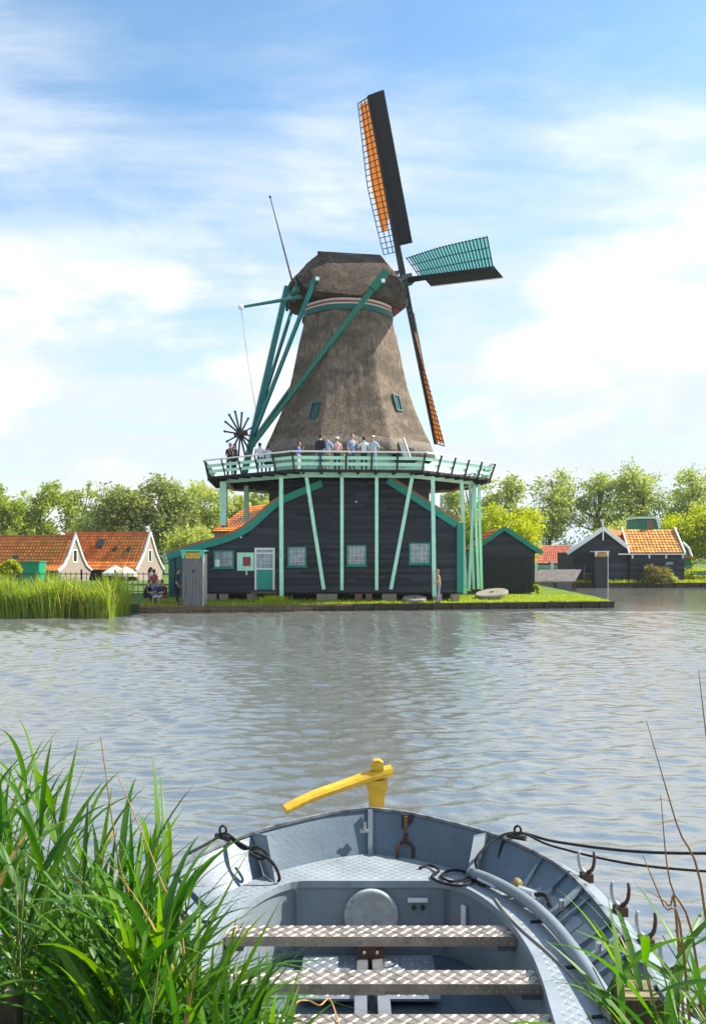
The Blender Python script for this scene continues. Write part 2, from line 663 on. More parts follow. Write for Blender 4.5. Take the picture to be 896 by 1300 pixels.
# timber quay: cap rail, face planks, posts
sc_ = None
qw = thing('quay_wall', 'low timber quay wall with posts along the mill lawn', 'quay', QA)
nb = 14
for r_ in range(2):
    for i in range(nb):
        a, c = QA.lerp(QB, i / nb), QA.lerp(QB, (i + 1) / nb - 0.0008)
        z = 0.09 + r_ * 0.16 - 0.1
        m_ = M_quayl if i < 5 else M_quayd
        MB().beam(a + Vector((0, 0, z + 0.02)) + QN * (0.01 + 0.01 * random.random()), c + Vector((0, 0, z + 0.02)) + QN * (0.01 + 0.01 * random.random()), 0.05, 0.14).build('plank', m_, qw)
for i in range(7):
    a, c = QA.lerp(QB, i / 7), QA.lerp(QB, (i + 1) / 7 - 0.0008)
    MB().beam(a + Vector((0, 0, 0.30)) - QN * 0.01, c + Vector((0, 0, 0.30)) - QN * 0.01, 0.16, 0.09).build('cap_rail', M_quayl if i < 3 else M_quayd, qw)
for i in range(24):
    a = QA.lerp(QB, (i + 0.4) / 24) + QN * 0.085
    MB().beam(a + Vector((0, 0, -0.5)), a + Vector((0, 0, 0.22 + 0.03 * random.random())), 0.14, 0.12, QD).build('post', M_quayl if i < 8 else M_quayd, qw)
MB().span((13.80, 46.45, -0.4), (14.0, 59.7, 0.33)).build('return_wall', M_quayd, qw)
MB().span((-10.42, 42.05, -0.4), (-10.28, 44.6, 0.30)).build('return_wall', M_quayl, qw)

rq = thing('bank_wall', 'dark timber bank wall below the black house across the channel', 'quay', (15, 75.2, 0))
MB().span((14.9, 75.05, -0.4), (60, 75.28, 0.42)).build('planking', M_quayd, rq)
for i in range(22):
    x = 15.2 + i * 1.15
    MB().span((x, 74.93, -0.4), (x + 0.14, 75.046, 0.34)).build('post', M_quayd, rq)

# near bank under the camera
mb = MB()
rows = []
for j in range(14):
    y = -6 + j * 0.72
    row = []
    for i in range(50):
        x = -9 + i * 18 / 49
        e = 2.75 + 0.15 * math.sin(x * 1.3) - (1.1 if x < -1.7 else 0) * -0.9 * min(1, (-1.7 - x) / 1.0 if x < -1.7 else 0)
        t = max(0, min(1, (e - y) / 1.6))
        z = -0.5 + 1.55 * t * t * (3 - 2 * t) + 0.03 * math.sin(x * 5 + y * 3)
        row.append((x, y, z))
    rows.append(row)
mb.grid(rows)
struct(mb.build('bank', M_mud, smooth=True))

# ================================================================== WINDMILL
CX, CY = -0.33, 52.0
CTR = Vector((CX, CY, 0))
mill = thing('windmill', 'large thatched windmill with green gallery, sails and black boarded base on the quay', 'windmill', (CX, CY, 0.42))
OFF = 27.0                                       # an octagon corner lies 27 degrees right of the camera direction


def octo(r, ang):                                # ang degrees from the camera direction (-Y), clockwise seen from above = to the right
    a = R(ang)
    return Vector((CX + r * math.sin(a), CY - r * math.cos(a), 0))


def octr(ang, R_, rnd=0.0):
    """radius of an octagon of circumradius R_ in direction ang"""
    d = ((ang - OFF + 22.5) % 45) - 22.5         # from nearest corner
    flat = R_ * math.cos(R(22.5)) / math.cos(R(22.5 - abs(d)))
    return flat * (1 - rnd) + rnd * R_ * 0.965


prof = [(8.45, 5.30), (8.55, 5.38), (9.3, 5.08), (10.84, 4.38), (12.6, 3.74), (14.95, 3.20), (16.4, 2.84), (17.1, 2.70)]


def prof_r(z):
    for (z0, r0), (z1, r1) in zip(prof[1:], prof[2:]):
        if z <= z1:
            t = max(0, (z - z0) / (z1 - z0))
            return r0 + (r1 - r0) * t
    return prof[-1][1]


pz = [8.45] + [8.55 + (17.1 - 8.55) * i / 44 for i in range(45)]
sm = smooth_path([(r_, 0, z) for z, r_ in prof[1:]], 46)
rows = []
for k in range(47):
    if k == 0:
        rad, z = 5.22, 8.42
    else:
        rad, z = sm[k - 1].x, sm[k - 1].z
    row = []
    for i in range(160):
        ang = i * 360 / 160
        rr = octr(ang, rad, 0.10) + 0.02 * math.sin(ang * 0.9 + z * 3) * math.sin(z * 2.1 + ang * 0.31)
        p = octo(rr, ang)
        p.z = z + 0.03 * math.sin(ang * 0.7) + (random.uniform(-.07, .05) if k < 2 else 0)
        row.append(p)
    rows.append(row)
mb = MB()
mb.grid(rows, True)
body = mb.build('thatched_body', M_thatch, mill, smooth=True)
rows = []
for z_, dr in ((8.38, -.05), (8.40, .03), (9.0, .035), (9.28, .03), (9.32, -.02)):
    rows.append([octo(octr(i * 2.25, prof_r(z_) + dr, 0.10), i * 2.25) + Vector((0, 0, z_ + (random.uniform(-.08, .08) if z_ > 9.2 else random.uniform(-.03, .03)))) for i in range(160)])
mb = MB()
mb.grid(rows, True)
mb.build('thatch_skirt', mat('grey_thatch_skirt', (0.21, 0.185, 0.15), 0.95, 0.5, 4.0, 1.0, 10, stretch=(2, 2, 1), spec=0.1, detail=9), mill, smooth=True)


def on_body(px, py):
    for i in range(400):
        Y = 46 + i * 0.02
        p = P(px, py, Y)
        q = p - CTR
        ang = math.degrees(math.atan2(q.x, -q.y))
        if math.hypot(q.x, q.y) <= octr(ang, prof_r(p.z), 0.10):
            return p, ang
    return p, ang


def facet_axes(ang, slope=0.25):
    k = round((ang - OFF - 22.5) / 45)
    fa = OFF + 22.5 + 45 * k
    nrm = Vector((math.sin(R(fa)), -math.cos(R(fa)), slope)).normalized()
    x = Vector((math.cos(R(fa)), math.sin(R(fa)), 0))
    return x, nrm, nrm.cross(x) * -1 if nrm.cross(x).z < 0 else nrm.cross(x)


for (px, py, w, h) in ((400, 522, 0.50, 1.0), (503.5, 512, 0.50, 1.0)):
    p, ang = on_body(px, py)
    x, nm, up = facet_axes(ang, 0.30)
    fr = MB()
    for s in (-1, 1):
        fr.box(p + x * s * w / 2 + nm * 0.0, (0.06, 0.24, h), (x, nm, up))
        fr.box(p + up * s * (h / 2 - 0.03) + nm * 0.002, (w, 0.236, 0.07), (x, nm, up))
    wob = fr.build('window', M_teald, mill)
    MB().box(p + nm * 0.01, (w - 0.05, 0.10, h - 0.08), (x, nm, up)).build('pane', glassm('dark_pane', (0.02, 0.03, 0.03), 0.1), wob)
    MB().box(p + nm * 0.065, (0.03, 0.03, h - 0.1), (x, nm, up)).build('glazing_bar', M_teald, wob)
# arched doorway on the thatch, near-black block painted as the shade inside
p, ang = on_body(515, 570)
x, nm, up = facet_axes(ang, 0.42)
w, h = 1.5, 1.35
arch = [p + x * (-w / 2) - up * h / 2 + nm * 0.05]
arch.append(p + x * (w / 2) - up * h / 2 + nm * 0.05)
for i in range(9):
    a = math.pi * i / 8
    arch.append(p + x * (w / 2 * math.cos(a)) + up * (h / 2 - 0.55 + 0.55 * math.sin(a)) + nm * 0.02)
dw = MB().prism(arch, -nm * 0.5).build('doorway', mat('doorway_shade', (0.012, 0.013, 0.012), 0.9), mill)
MB().box(p + nm * 0.08 + x * 0.05, (0.06, 0.03, h), (x, nm, up)).build('door_post', M_white, dw)
MB().box(p + nm * 0.065 - x * 0.36 - up * 0.15, (0.55, 0.05, h * 0.68), (x, nm, up)).build('door_leaf', mat('dull_door_leaf', (0.09, 0.10, 0.10), 0.8), dw)

# green boarded drum under the thatch, black boarded octagon below
mb = MB()
for k in range(8):
    a0, a1 = OFF + 45 * k, OFF + 45 * (k + 1)
    p0, p1 = octo(4.75, a0), octo(4.75, a1)
    for j in range(5):
        z0 = 7.25 + j * 0.25
        mb.prism([p0 + Vector((0, 0, z0)), p1 + Vector((0, 0, z0)), p1 + Vector((0, 0, z0 + 0.245)), p0 + Vector((0, 0, z0 + 0.245))],
                 (octo(0.1, (a0 + a1) / 2) - CTR) * -1)
mb.build('boarded_drum', M_pale, mill, kind='stuff')
mb = MB()
for k in range(8):
    a0, a1 = OFF + 45 * k, OFF + 45 * (k + 1)
    am = (a0 + a1) / 2
    if math.cos(R(am)) < -0.5:
        continue
    p0, p1 = octo(5.0, a0), octo(5.0, a1)
    nrm = octo(1, am) - CTR
    for j in range(37):
        z0 = 0.8 + j * 0.172
        mb.prism([p0 + Vector((0, 0, z0)) + nrm * 0.03, p1 + Vector((0, 0, z0)) + nrm * 0.03,
                  p1 + Vector((0, 0, z0 + 0.17)), p0 + Vector((0, 0, z0 + 0.17))], nrm * -0.08)
mb.build('boarded_base', M_black, mill, kind='stuff')

# gallery ----------------------------------------------------------
GR, GZ = 8.50, 7.16
mb = MB()
co_ = [octo(GR, OFF + 45 * k) for k in range(8)]
ci_ = [octo(4.4, OFF + 45 * k) for k in range(8)]
for k in range(8):
    a, c, d, e = co_[k], co_[(k + 1) % 8], ci_[(k + 1) % 8], ci_[k]
    mb.prism([q + Vector((0, 0, GZ - 0.06)) for q in (a, c, d, e)], (0, 0, 0.06))
gal = mb.build('gallery_deck', M_brown, mill)
for k in range(8):
    p0, p1 = octo(7.55, OFF + 45 * k), octo(7.55, OFF + 45 * (k + 1))
    MB().beam(p0 + Vector((0, 0, GZ - 0.19)), p1 + Vector((0, 0, GZ - 0.19)), 0.16, 0.25).build('ring_beam', M_pale, gal)
    e0, e1 = octo(GR + 0.03, OFF + 45 * k), octo(GR + 0.03, OFF + 45 * (k + 1))
    MB().beam(e0 + Vector((0, 0, GZ - 0.05)), e1 + Vector((0, 0, GZ - 0.05)), 0.06, 0.12).build('edge_board', M_dark, gal)
    am = OFF + 45 * k + 22.5
    L = (p1 - p0).length
    for j in range(7):                            # joists poking out beyond the ring beam
        u = (j + 0.5) / 7
        q = e0.lerp(e1, u)
        dirn = (octo(1, am) - CTR)
        MB().beam(q - dirn * 3.4 + Vector((0, 0, GZ - 0.12)), q + dirn * 0.18 + Vector((0, 0, GZ - 0.12)), 0.10, 0.115).build('joist', M_dark, gal)
    # railing leaning outwards
    lean = 0.36
    npost = 5
    for j in range(npost):
        u = j / npost
        q = e0.lerp(e1, u)
        dirn = (q - CTR).normalized() if j == 0 else (octo(1, am) - CTR)
        MB().beam(q + Vector((0, 0, GZ - 0.1)), q + dirn * lean * .88 + Vector((0, 0, GZ + 0.86)), 0.08, 0.08, QD).build('rail_post', M_dark, gal)
    c0 = 1 / math.cos(R(22.5))
    for zz_, ww, hh, mm, nm_ in ((0.88, 0.12, 0.07, M_white, 'handrail'), (0.58, 0.03, 0.16, M_pale, 'rail_board'), (0.28, 0.03, 0.16, M_pale, 'rail_board')):
        rr = GR + 0.03 + (lean * (zz_ + 0.1) / 1.1 - (0.055 if nm_ == 'rail_board' else 0)) * c0
        q0, q1 = octo(rr, OFF + 45 * k), octo(rr, OFF + 45 * (k + 1))
        MB().beam(q0 + Vector((0, 0, GZ + zz_)), q1 + Vector((0, 0, GZ + zz_)), ww, hh).build(nm_, mm, gal)

e0, e1 = octo(GR + .12, -63), octo(GR + .12, -108)
for t_ in (0.0, 0.26):
    a_, c_ = e0.lerp(e1, t_), e0.lerp(e1, t_ + .25)
    dn = (octo(1, -85.5) - CTR)
    MB().prism([a_ + Vector((0, 0, GZ - .1)), c_ + Vector((0, 0, GZ - .1)), c_ + dn * .2 + Vector((0, 0, GZ + .85)), a_ + dn * .2 + Vector((0, 0, GZ + .85))], dn * .05).build('screen_board', mat('dark_screen', (0.02, 0.06, 0.045), 0.8), gal)
# posts and struts under the gallery: (top px, top depth) -> (foot px, foot y, foot depth)
ZT = GZ - 0.31


def strut(px0, Y0, px1, py1, Y1, w, name='support_post', m_=None):
    a = Vector((PX(px0, Y0), Y0, ZT))
    c = Vector((PX(px1, Y1), Y1, PZ(py1, Y1)))
    MB().beam(a, c, w, w, (0, 1, 0.01)).build(name, m_ or M_pale, mill)


strut(357, 44.95, 357.5, 757, 45.0, 0.20)
strut(434, 44.75, 434, 749, 45.35, 0.17)
strut(478, 44.75, 478, 749, 45.35, 0.17)
strut(389, 44.8, 411, 748, 45.35, 0.18, 'strut')
strut(523, 44.9, 496, 748, 45.35, 0.18, 'strut')
strut(549, 45.2, 551, 757, 45.05, 0.20)
strut(284, 48.1, 284, 668, 47.6, 0.36)
strut(313, 50.5, 313, 664, 50.5, 0.26)
strut(585.5, 47.4, 590, 754, 47.3, 0.20)
for px0, px1, yy in ((596, 601, 50.6), (602, 607, 51.0), (607.5, 611, 51.4), (601, 595, 49.2)):
    strut(px0, 49.4, px1, 748, yy - 1.0, 0.15)
strut(560, 58.0, 560, 748, 58.0, 0.16)

# barn front -------------------------------------------------------
FY = 45.8
roof_l = [(212, 705), (250, 693), (285, 683), (306, 674), (322, 663), (338, 648), (354, 635.5), (380, 623.5), (408, 612)]
roof_r = [(493, 608), (580, 664.5)]
RL = [P(x, y, FY) for x, y in roof_l]
RR = [P(x, y, FY) for x, y in roof_r]
XL, XR = PX(222, FY), PX(582, FY)


def lx(z):
    for a, c in zip(RL, RL[1:]):
        if z <= c.z:
            return max(XL, a.x + (c.x - a.x) * max(0, (z - a.z) / (c.z - a.z)))
    return RL[-1].x


def rx(z):
    a, c = RR
    if z < c.z:
        return XR
    return c.x + (a.x - c.x) * (z - c.z) / (a.z - c.z)


ZB = PZ(751.5, FY)
mb = MB()
z = ZB
while z < RL[-1].z - 0.02:
    z1 = z + 0.158
    lo, hi = lx(z + 0.05), rx(z + 0.05)
    cuts = [lo] + sorted(random.uniform(lo + 1, hi - 1) for _ in range(3)) + [hi]
    for c0, c1 in zip(cuts, cuts[1:]):
        if c1 - c0 < 0.05:
            continue
        mb.prism([(c0, FY - 0.048, z), (c1 - 0.004, FY - 0.048, z), (c1 - 0.004, FY - 0.006, z1), (c0, FY - 0.006, z1)], (0, 0.08, 0))
    z = z1 - 0.004
mb.build('weatherboarding', M_black, mill, kind='stuff')
mb = MB()
mb.prism([(XL + .05, FY + 0.12, ZB)] + [(max(p.x, XL + .05), FY + 0.12, p.z) for p in RL if p.x > XL] + [(RR[0].x, FY + 0.12, RR[0].z), (RR[1].x, FY + 0.12, RR[1].z), (XR - .05, FY + 0.12, ZB)], (0, 0.1, 0))
mb.build('wall', M_dark, mill)
MB().span((XL, FY + 0.25, ZB), (XL + 0.12, 57.5, PZ(702, FY))).build('wall', M_black, mill)
MB().span((XR - 0.12, FY + 0.25, ZB), (XR, 57.5, RR[1].z)).build('wall', M_black, mill)
for (px0, px1, py, h) in ((463, 477, 725.5, .16), (473, 489, 733, .13), (413, 428, 731, .10), (440, 452, 737, .1), (466, 478, 699, .1), (525, 545, 612, .12), (520, 530, 617, .08)):
    y_ = FY - 0.05 if py > 640 else 47.0
    MB().span((PX(px0, y_), y_ - 0.012, PZ(py, y_) - h / 2), (PX(px1, y_), y_ + 0.014, PZ(py, y_) + h / 2)).build('repair_board', M_brownb, mill)

# bargeboards: strips following the roof curve, roofs behind them
def verge(pts, name, w, y0, y1, m_, shift=0.0):
    rows = [[], [], [], []]
    for i, p in enumerate(pts):
        d = (pts[min(i + 1, len(pts) - 1)] - pts[max(i - 1, 0)]).normalized()
        nn = Vector((-d.z, 0, d.x))
        if nn.z < 0:
            nn = -nn
        hi_, lo_ = p + nn * (0.10 + shift), p - nn * (w - 0.10 - shift)
        for r_, q, y in ((0, hi_, y0), (1, hi_, y1), (2, lo_, y1), (3, lo_, y0)):
            rows[r_].append(Vector((q.x, y, q.z)))
    mb = MB()
    k = len(pts)
    vs = [q for r_ in rows for q in r_]
    fs = []
    for r_ in range(4):
        s = (r_ + 1) % 4
        for i in range(k - 1):
            fs.append((r_ * k + i, r_ * k + i + 1, s * k + i + 1, s * k + i))
    fs += [(0, k, 2 * k, 3 * k), (k - 1, 4 * k - 1, 3 * k - 1, 2 * k - 1)]
    mb.add(vs, fs)
    return mb.build(name, m_, mill)


curve = smooth_path(RL, 30)
verge(curve, 'bargeboard', 0.36, FY - 0.16, FY - 0.08, M_teal)
verge(RR, 'bargeboard', 0.36, FY - 0.16, FY - 0.08, M_teal)
verge(curve[:24], 'roof', 0.12, FY - 0.075, 57.8, M_tiler, 0.10)
verge(RR, 'roof', 0.12, FY - 0.075, 57.8, M_tiler, 0.10)
MB().span((PX(579.5, FY), FY - 0.17, PZ(752, FY)), (PX(587.5, FY), FY + 0.2, PZ(664, FY))).build('corner_board', M_teal, mill)
MB().span((PX(214.5, FY), FY - 0.05, PZ(758, FY)), (PX(222, FY), FY + 0.2, PZ(705, FY))).build('corner_board', M_teald, mill)
MB().span((PX(224, FY), FY - 0.1, PZ(757, FY)), (PX(231, FY), FY - 0.06, PZ(706, FY))).build('corner_board', M_teald, mill)
# underfloor: sleeper beam, piers
MB().span((XL, FY - 0.02, ZB - 0.10), (XR, FY + 0.25, ZB - 0.004)).build('sill_beam', M_dark, mill)
MB().span((XL + .3, FY + 1.2, 0.35), (XR - .3, FY + 1.3, ZB - 0.05)).build('crawl_shade_panel', M_dark, mill)  # dark panel added to stand for the shade under the floor
for px, w in ((268, 14), (284, 11), (320, 12), (415, 26), (455, 9), (468, 8), (494, 18), (555, 12), (578, 10)):
    MB().span((PX(px - w / 2, FY), FY - 0.06, 0.30), (PX(px + w / 2, FY), FY + 0.35, ZB - 0.105)).build('pier', M_brickr if w < 10 else (M_stone if w > 15 else M_brick), mill)


def window(parent, px, py, wpx, hpx, Y, nx_, ny_, m_fr, m_pane, m_bar, fw=0.07, proud=0.06, curtain=False):
    x0, x1 = PX(px - wpx / 2, Y), PX(px + wpx / 2, Y)
    z0, z1 = PZ(py + hpx / 2, Y), PZ(py - hpx / 2, Y)
    y = Y - proud
    mb = MB()
    mb.span((x0, y - 0.03, z0), (x0 + fw, y + 0.03, z1)).span((x1 - fw, y - 0.03, z0), (x1, y + 0.03, z1))
    mb.span((x0 + fw, y - 0.028, z1 - fw), (x1 - fw, y + 0.028, z1)).span((x0 + fw, y - 0.028, z0), (x1 - fw, y + 0.028, z0 + fw))
    w_ = mb.build('window', m_fr, parent)
    MB().span((x0 + fw * .5, y + 0.002, z0 + fw * .5), (x1 - fw * .5, y + 0.02, z1 - fw * .5)).build('pane', m_pane, w_)
    for i in range(1, nx_):
        t = x0 + (x1 - x0) * i / nx_
        MB().span((t - 0.012, y - 0.016, z0 + fw), (t + 0.012, y + 0.0, z1 - fw)).build('glazing_bar', m_bar, w_)
    for i in range(1, ny_):
        t = z0 + (z1 - z0) * i / ny_
        MB().span((x0 + fw, y - 0.014, t - 0.012), (x1 - fw, y - 0.001, t + 0.012)).build('glazing_bar', m_bar, w_)
    MB().span((x0 - 0.05, y - 0.08, z0 - 0.06), (x1 + 0.05, y + 0.02, z0 - 0.002)).build('sill', m_fr, w_)
    if curtain:
        MB().span((x0 + fw, y - 0.006, z0 + fw), (x0 + fw + 0.25, y + 0.001, z0 + 0.45)).build('curtain', M_white, w_)
        for i in range(5):
            MB().ball((x0 + 0.42 + i * 0.10, y - 0.03, z0 + fw + 0.07), 0.06, 7, 5).build('flower_pot', mat('yellowish_flowers', (0.5, 0.42, 0.15), 0.8), w_)
    return w_


M_pane1 = mat('reflecting_pane', (0.26, 0.31, 0.33), 0.15, 0.4, 3.0, spec=0.7)
M_bar = mat('pale_glazing_bar', (0.5, 0.53, 0.52), 0.5)
window(mill, 284.5, 710, 25.5, 22, FY, 3, 2, M_teal, M_pane1, M_teal, curtain=True)
window(mill, 377, 706.5, 24, 25, FY, 5, 4, M_teal, M_pane1, M_bar)
window(mill, 452.5, 705, 25, 26, FY, 5, 4, M_teal, M_pane1, M_bar)
window(mill, 532.5, 702.5, 27, 27, FY, 5, 4, M_teal, M_pane1, M_bar)

# door with white frame, paned top half and teal lower half
x0, x1, z0, z1 = PX(323.5, FY), PX(349, FY), PZ(749, FY), PZ(695.5, FY)
y = FY - 0.07
mb = MB()
mb.span((x0, y - .03, z0), (x0 + .10, y + .03, z1)).span((x1 - .10, y - .03, z0), (x1, y + .03, z1)).span((x0 + .1, y - .028, z1 - .10), (x1 - .1, y + .028, z1))
mb.span((x0 + .1, y - .026, z1 - .32), (x1 - .1, y + .026, z1 - .25))
door = mb.build('door', M_white, mill)
MB().span((x0 + .09, y - 0.01, z0 + .02), (x1 - .09, y + .02, z0 + 1.08)).build('lower_leaf', mat('door_teal', (0.01, 0.30, 0.22), 0.4, 0.08), door)
MB().span((x0 + .09, y + .0, z0 + 1.15), (x1 - .09, y + .02, z1 - .30)).build('pane', M_pane1, door)
MB().span((x0 + .09, y + .0, z1 - .26), (x1 - .09, y + .02, z1 - .09)).build('transom_pane', M_pane1, door)
MB().span((x0 + .09, y - .02, z0 + 1.08), (x1 - .09, y + .018, z0 + 1.15)).build('lock_rail', M_white, door)
for i in range(1, 4):
    t = x0 + .1 + (x1 - x0 - .2) * i / 4
    MB().span((t - .014, y - .012, z0 + 1.15), (t + .014, y - .001, z1 - .32)).build('glazing_bar', M_bar, door)
for i in range(1, 3):
    t = z0 + 1.15 + (z1 - .32 - z0 - 1.15) * i / 3
    MB().span((x0 + .1, y - .010, t - .014), (x1 - .1, y - .001, t + .014)).build('glazing_bar', M_bar, door)
MB().span((x0 - 0.1, y - 0.75, z0 - 0.16), (x1 + .15, y - 0.04, z0 - 0.06)).build('doorstep', mat('doorstep_wood', (0.12, 0.09, 0.07), 0.8), mill)
# notice panel beside the door
x0, x1, z0, z1 = PX(301.5, FY), PX(324, FY) - .05, PZ(724.5, FY), PZ(701.5, FY)
nb_ = MB().span((x0, FY - .13, z0), (x1, FY - .07, z1)).build('shutter', M_pale, mill)
MB().span((PX(308.8, FY), FY - .145, PZ(718.5, FY)), (PX(318.5, FY), FY - .132, PZ(707, FY))).build('poster', M_red, nb_)
MB().span((PX(312.5, FY), FY - .13, PZ(730, FY)), (PX(314.3, FY), FY - .09, PZ(724.6, FY))).build('stay', M_white, nb_)
lamp = MB().ball(P(306, 682, FY - .1), 0.06, 8, 6).build('wall_lamp', M_white, mill)
MB().ball(P(452, 637, FY - .1), 0.05, 8, 6).build('wall_lamp', M_white, mill)

# cap --------------------------------------------------------------
PHI, TILT, ALPHA, SL = R(17), R(18), R(14), 10.4
ah = Vector((math.cos(PHI), math.sin(PHI), 0))
ph_ = Vector((math.sin(PHI), -math.cos(PHI), 0))          # horizontally across the cap, towards the camera
CAPC = Vector((CX + 0.02, CY, 0))


def cp(s, t, z):
    return CAPC + ah * s + ph_ * t + Vector((0, 0, z))


secs = [  # s, half width at eave, eave z, mid half width, mid z, ridge half width, ridge z
    (-3.50, 1.61, 18.68, 1.26, 18.80, 0.35, 18.95),
    (-3.20, 2.07, 17.96, 1.63, 18.80, 0.50, 19.25),
    (-2.70, 2.50, 17.68, 2.00, 19.00, 0.55, 19.85),
    (-1.75, 2.78, 17.61, 2.25, 19.25, 0.40, 20.72),
    (-0.50, 2.87, 17.58, 2.34, 19.35, 0.32, 20.80),
    (0.80, 2.85, 17.56, 2.33, 19.40, 0.32, 20.86),
    (1.95, 2.71, 17.56, 2.23, 19.40, 0.36, 20.88),
    (2.45, 2.39, 17.56, 2.05, 19.30, 0.60, 20.20),
    (2.80, 2.12, 17.52, 1.86, 18.95, 0.80, 19.50),
    (3.05, 1.89, 17.55, 1.67, 18.60, 0.80, 18.95),
]
keys = []
for s, a1, za, a2, zb, a3, zc in secs:
    am_ = .5 * (a1 + a3) + .42
    half = smooth_path(resample([(a1, 0, za), (a1 * .93, 0, za + .35 * (zb - za)), (am_, 0, zb), (a3, 0, zc)], 7), 14)
    ring = [(p.x, p.z) for p in half] + [(-p.x, p.z) for p in reversed(half)]
    keys.append([(s, t, z) for t, z in ring])
rows = []
for i in range(46):
    u = i / 45 * (len(keys) - 1)
    k = min(int(u), len(keys) - 2)
    w = u - k
    row = []
    for (s0, t0, zz0), (s1, t1, zz1) in zip(keys[k], keys[k + 1]):
        s_, t_, z_ = s0 + (s1 - s0) * w, t0 + (t1 - t0) * w, zz0 + (zz1 - zz0) * w
        jj = 0.025 * math.sin(s_ * 7 + t_ * 5) * math.sin(z_ * 9 + s_ * 3)
        row.append(cp(s_, t_ + jj, z_ + jj))
    rows.append(row)
mb = MB()
mb.grid(rows)
mb.add(rows[0], [tuple(range(len(rows[0])))])
mb.add(rows[-1], [tuple(range(len(rows[-1]) - 1, -1, -1))])
mb.add([r_[0] for r_ in rows] + [r_[-1] for r_ in reversed(rows)], [tuple(range(2 * len(rows)))])
cap = mb.build('cap', M_thatchc, mill, smooth=False)
for p_ in cap.data.polygons:
    p_.use_smooth = True
MB().tube([cp(-1.85, 0, 20.74), cp(2.05, 0, 20.92)], 0.13, 8).build('ridge_roll', M_dark, cap)
# front fascia boards along the front gable and rear timbers
mb = MB()
mb.beam(cp(3.10, -1.8, 17.75), cp(3.10, 1.8, 17.75), 0.12, 0.45)
mb.build('storm_board', M_grey, cap)
MB().beam(cp(-3.45, -1.5, 18.05), cp(-3.45, 1.5, 18.05), 0.30, 0.34).build('tail_beam', M_teald, cap)
for t in (-1.35, -0.5, 0.45, 1.25):
    MB().beam(cp(-3.42, t, 17.55), cp(-3.42, t, 18.75), 0.16, 0.16, ah).build('rear_stud', M_teald if abs(t) > 1 else M_brown, cap)
for zz_, rr, m_, h_ in ((17.42, 2.80, M_bandw, 0.13), (17.30, 2.78, M_bandr, 0.11), (17.19, 2.80, M_bandw, 0.11), (16.98, 2.86, M_teald, 0.30)):
    rows = []
    for z_, r_ in ((zz_ - h_ / 2, rr - .12), (zz_ - h_ / 2, rr + .0), (zz_ + h_ / 2, rr + .0), (zz_ + h_ / 2, rr - .12)):
        rows.append([octo(octr(i * 5, r_ * 1.0, 0.7), i * 5) + Vector((0, 0, z_)) for i in range(72)])
    mb = MB()
    mb.grid(rows + [rows[0]], True)
    mb.build('collar_ring', m_, mill)
for i in range(6):
    MB().box(cp(2.55, -1.4 + i * .56, 17.32), (0.30, 0.16, 0.30), (ah, ph_, Vector((0, 0, 1)))).build('curb_block', M_bandr, mill)

# tail: beams across the cap, tail pole, braces, spar, capstan wheel
FOOT = cp(-6.3, 0.25, GZ + 0.35)
MB().beam(cp(0.75, -4.3, 18.0), cp(0.75, 4.25, 18.05), 0.32, 0.34).build('long_crossbeam', M_teald, mill)
MB().beam(cp(-2.7, -3.0, 18.1), cp(-2.7, 2.95, 18.2), 0.28, 0.30).build('short_crossbeam', M_teald, mill)
MB().box(cp(0.75, 4.31, 18.05), (.20, .1, .18), (ah, ph_, Vector((0, 0, 1)))).build('beam_end', M_white, mill)
MB().box(cp(-2.7, 3.12, 18.2), (.20, .1, .18), (ah, ph_, Vector((0, 0, 1)))).build('beam_end', M_white, mill)
top = cp(-3.75, 0.1, 18.55)
tp = MB().beam(top, FOOT, 0.30, 0.32, ph_, 0.36, 0.38).build('tail_pole', mat('tail_teal', (0.004, 0.165, 0.150), 0.4, 0.15), mill)
JO = top.lerp(FOOT, 0.86)
JO2 = top.lerp(FOOT, 0.80)
MB().beam(cp(0.72, 4.15, 18.3), JO + ph_ * .6, 0.26, 0.26, (0, 0, 1), .19, .19).build('long_brace', mat('brace_teal', (0.004, 0.150, 0.095), 0.4, 0.15), mill)
MB().beam(cp(0.95, 4.12, 18.65), cp(0.20, 4.0, 17.60), 0.40, 0.40, ah).build('brace_head', mat('brace_teal', (0, 0, 0)), mill)
MB().beam(cp(-2.72, 2.85, 18.4), JO2 + ph_ * .25, 0.19, 0.19).build('short_brace', MATS['tail_teal'], mill)
MB().beam(cp(-2.72, -2.9, 18.2), JO2 - ph_ * .25, 0.16, 0.16).build('short_brace', MATS['tail_teal'], mill)
MB().beam(cp(0.72, -4.15, 18.0), JO - ph_ * .6, 0.24, 0.24).build('long_brace', MATS['brace_teal'], mill)
sp0, sp1 = P(382, 377, 48.3), P(306, 390, 47.2)
MB().tube([sp0, sp1], [0.12, 0.07], 8).build('brake_spar', M_teald, mill)
MB().ball(sp1, 0.16, 8, 6).build('spar_end', M_white, mill)
rope_pts = [sp1, sp1.lerp(P(325, 521, 47.5), .5) + Vector((-.05, 0, 0)), P(325, 522, 47.5)]
MB().tube(smooth_path(rope_pts, 8), 0.022, 5).build('brake_rope', mat('pale_rope', (0.45, 0.42, 0.38), 0.9), mill)
MB().tube([P(371, 357, 51.5), P(343, 250, 51.0)], [0.06, 0.03], 6).build('lightning_rod', M_iron, mill)
MB().ball(P(343, 250, 51.0), 0.08, 6, 5).build('rod_tip', M_iron, mill)
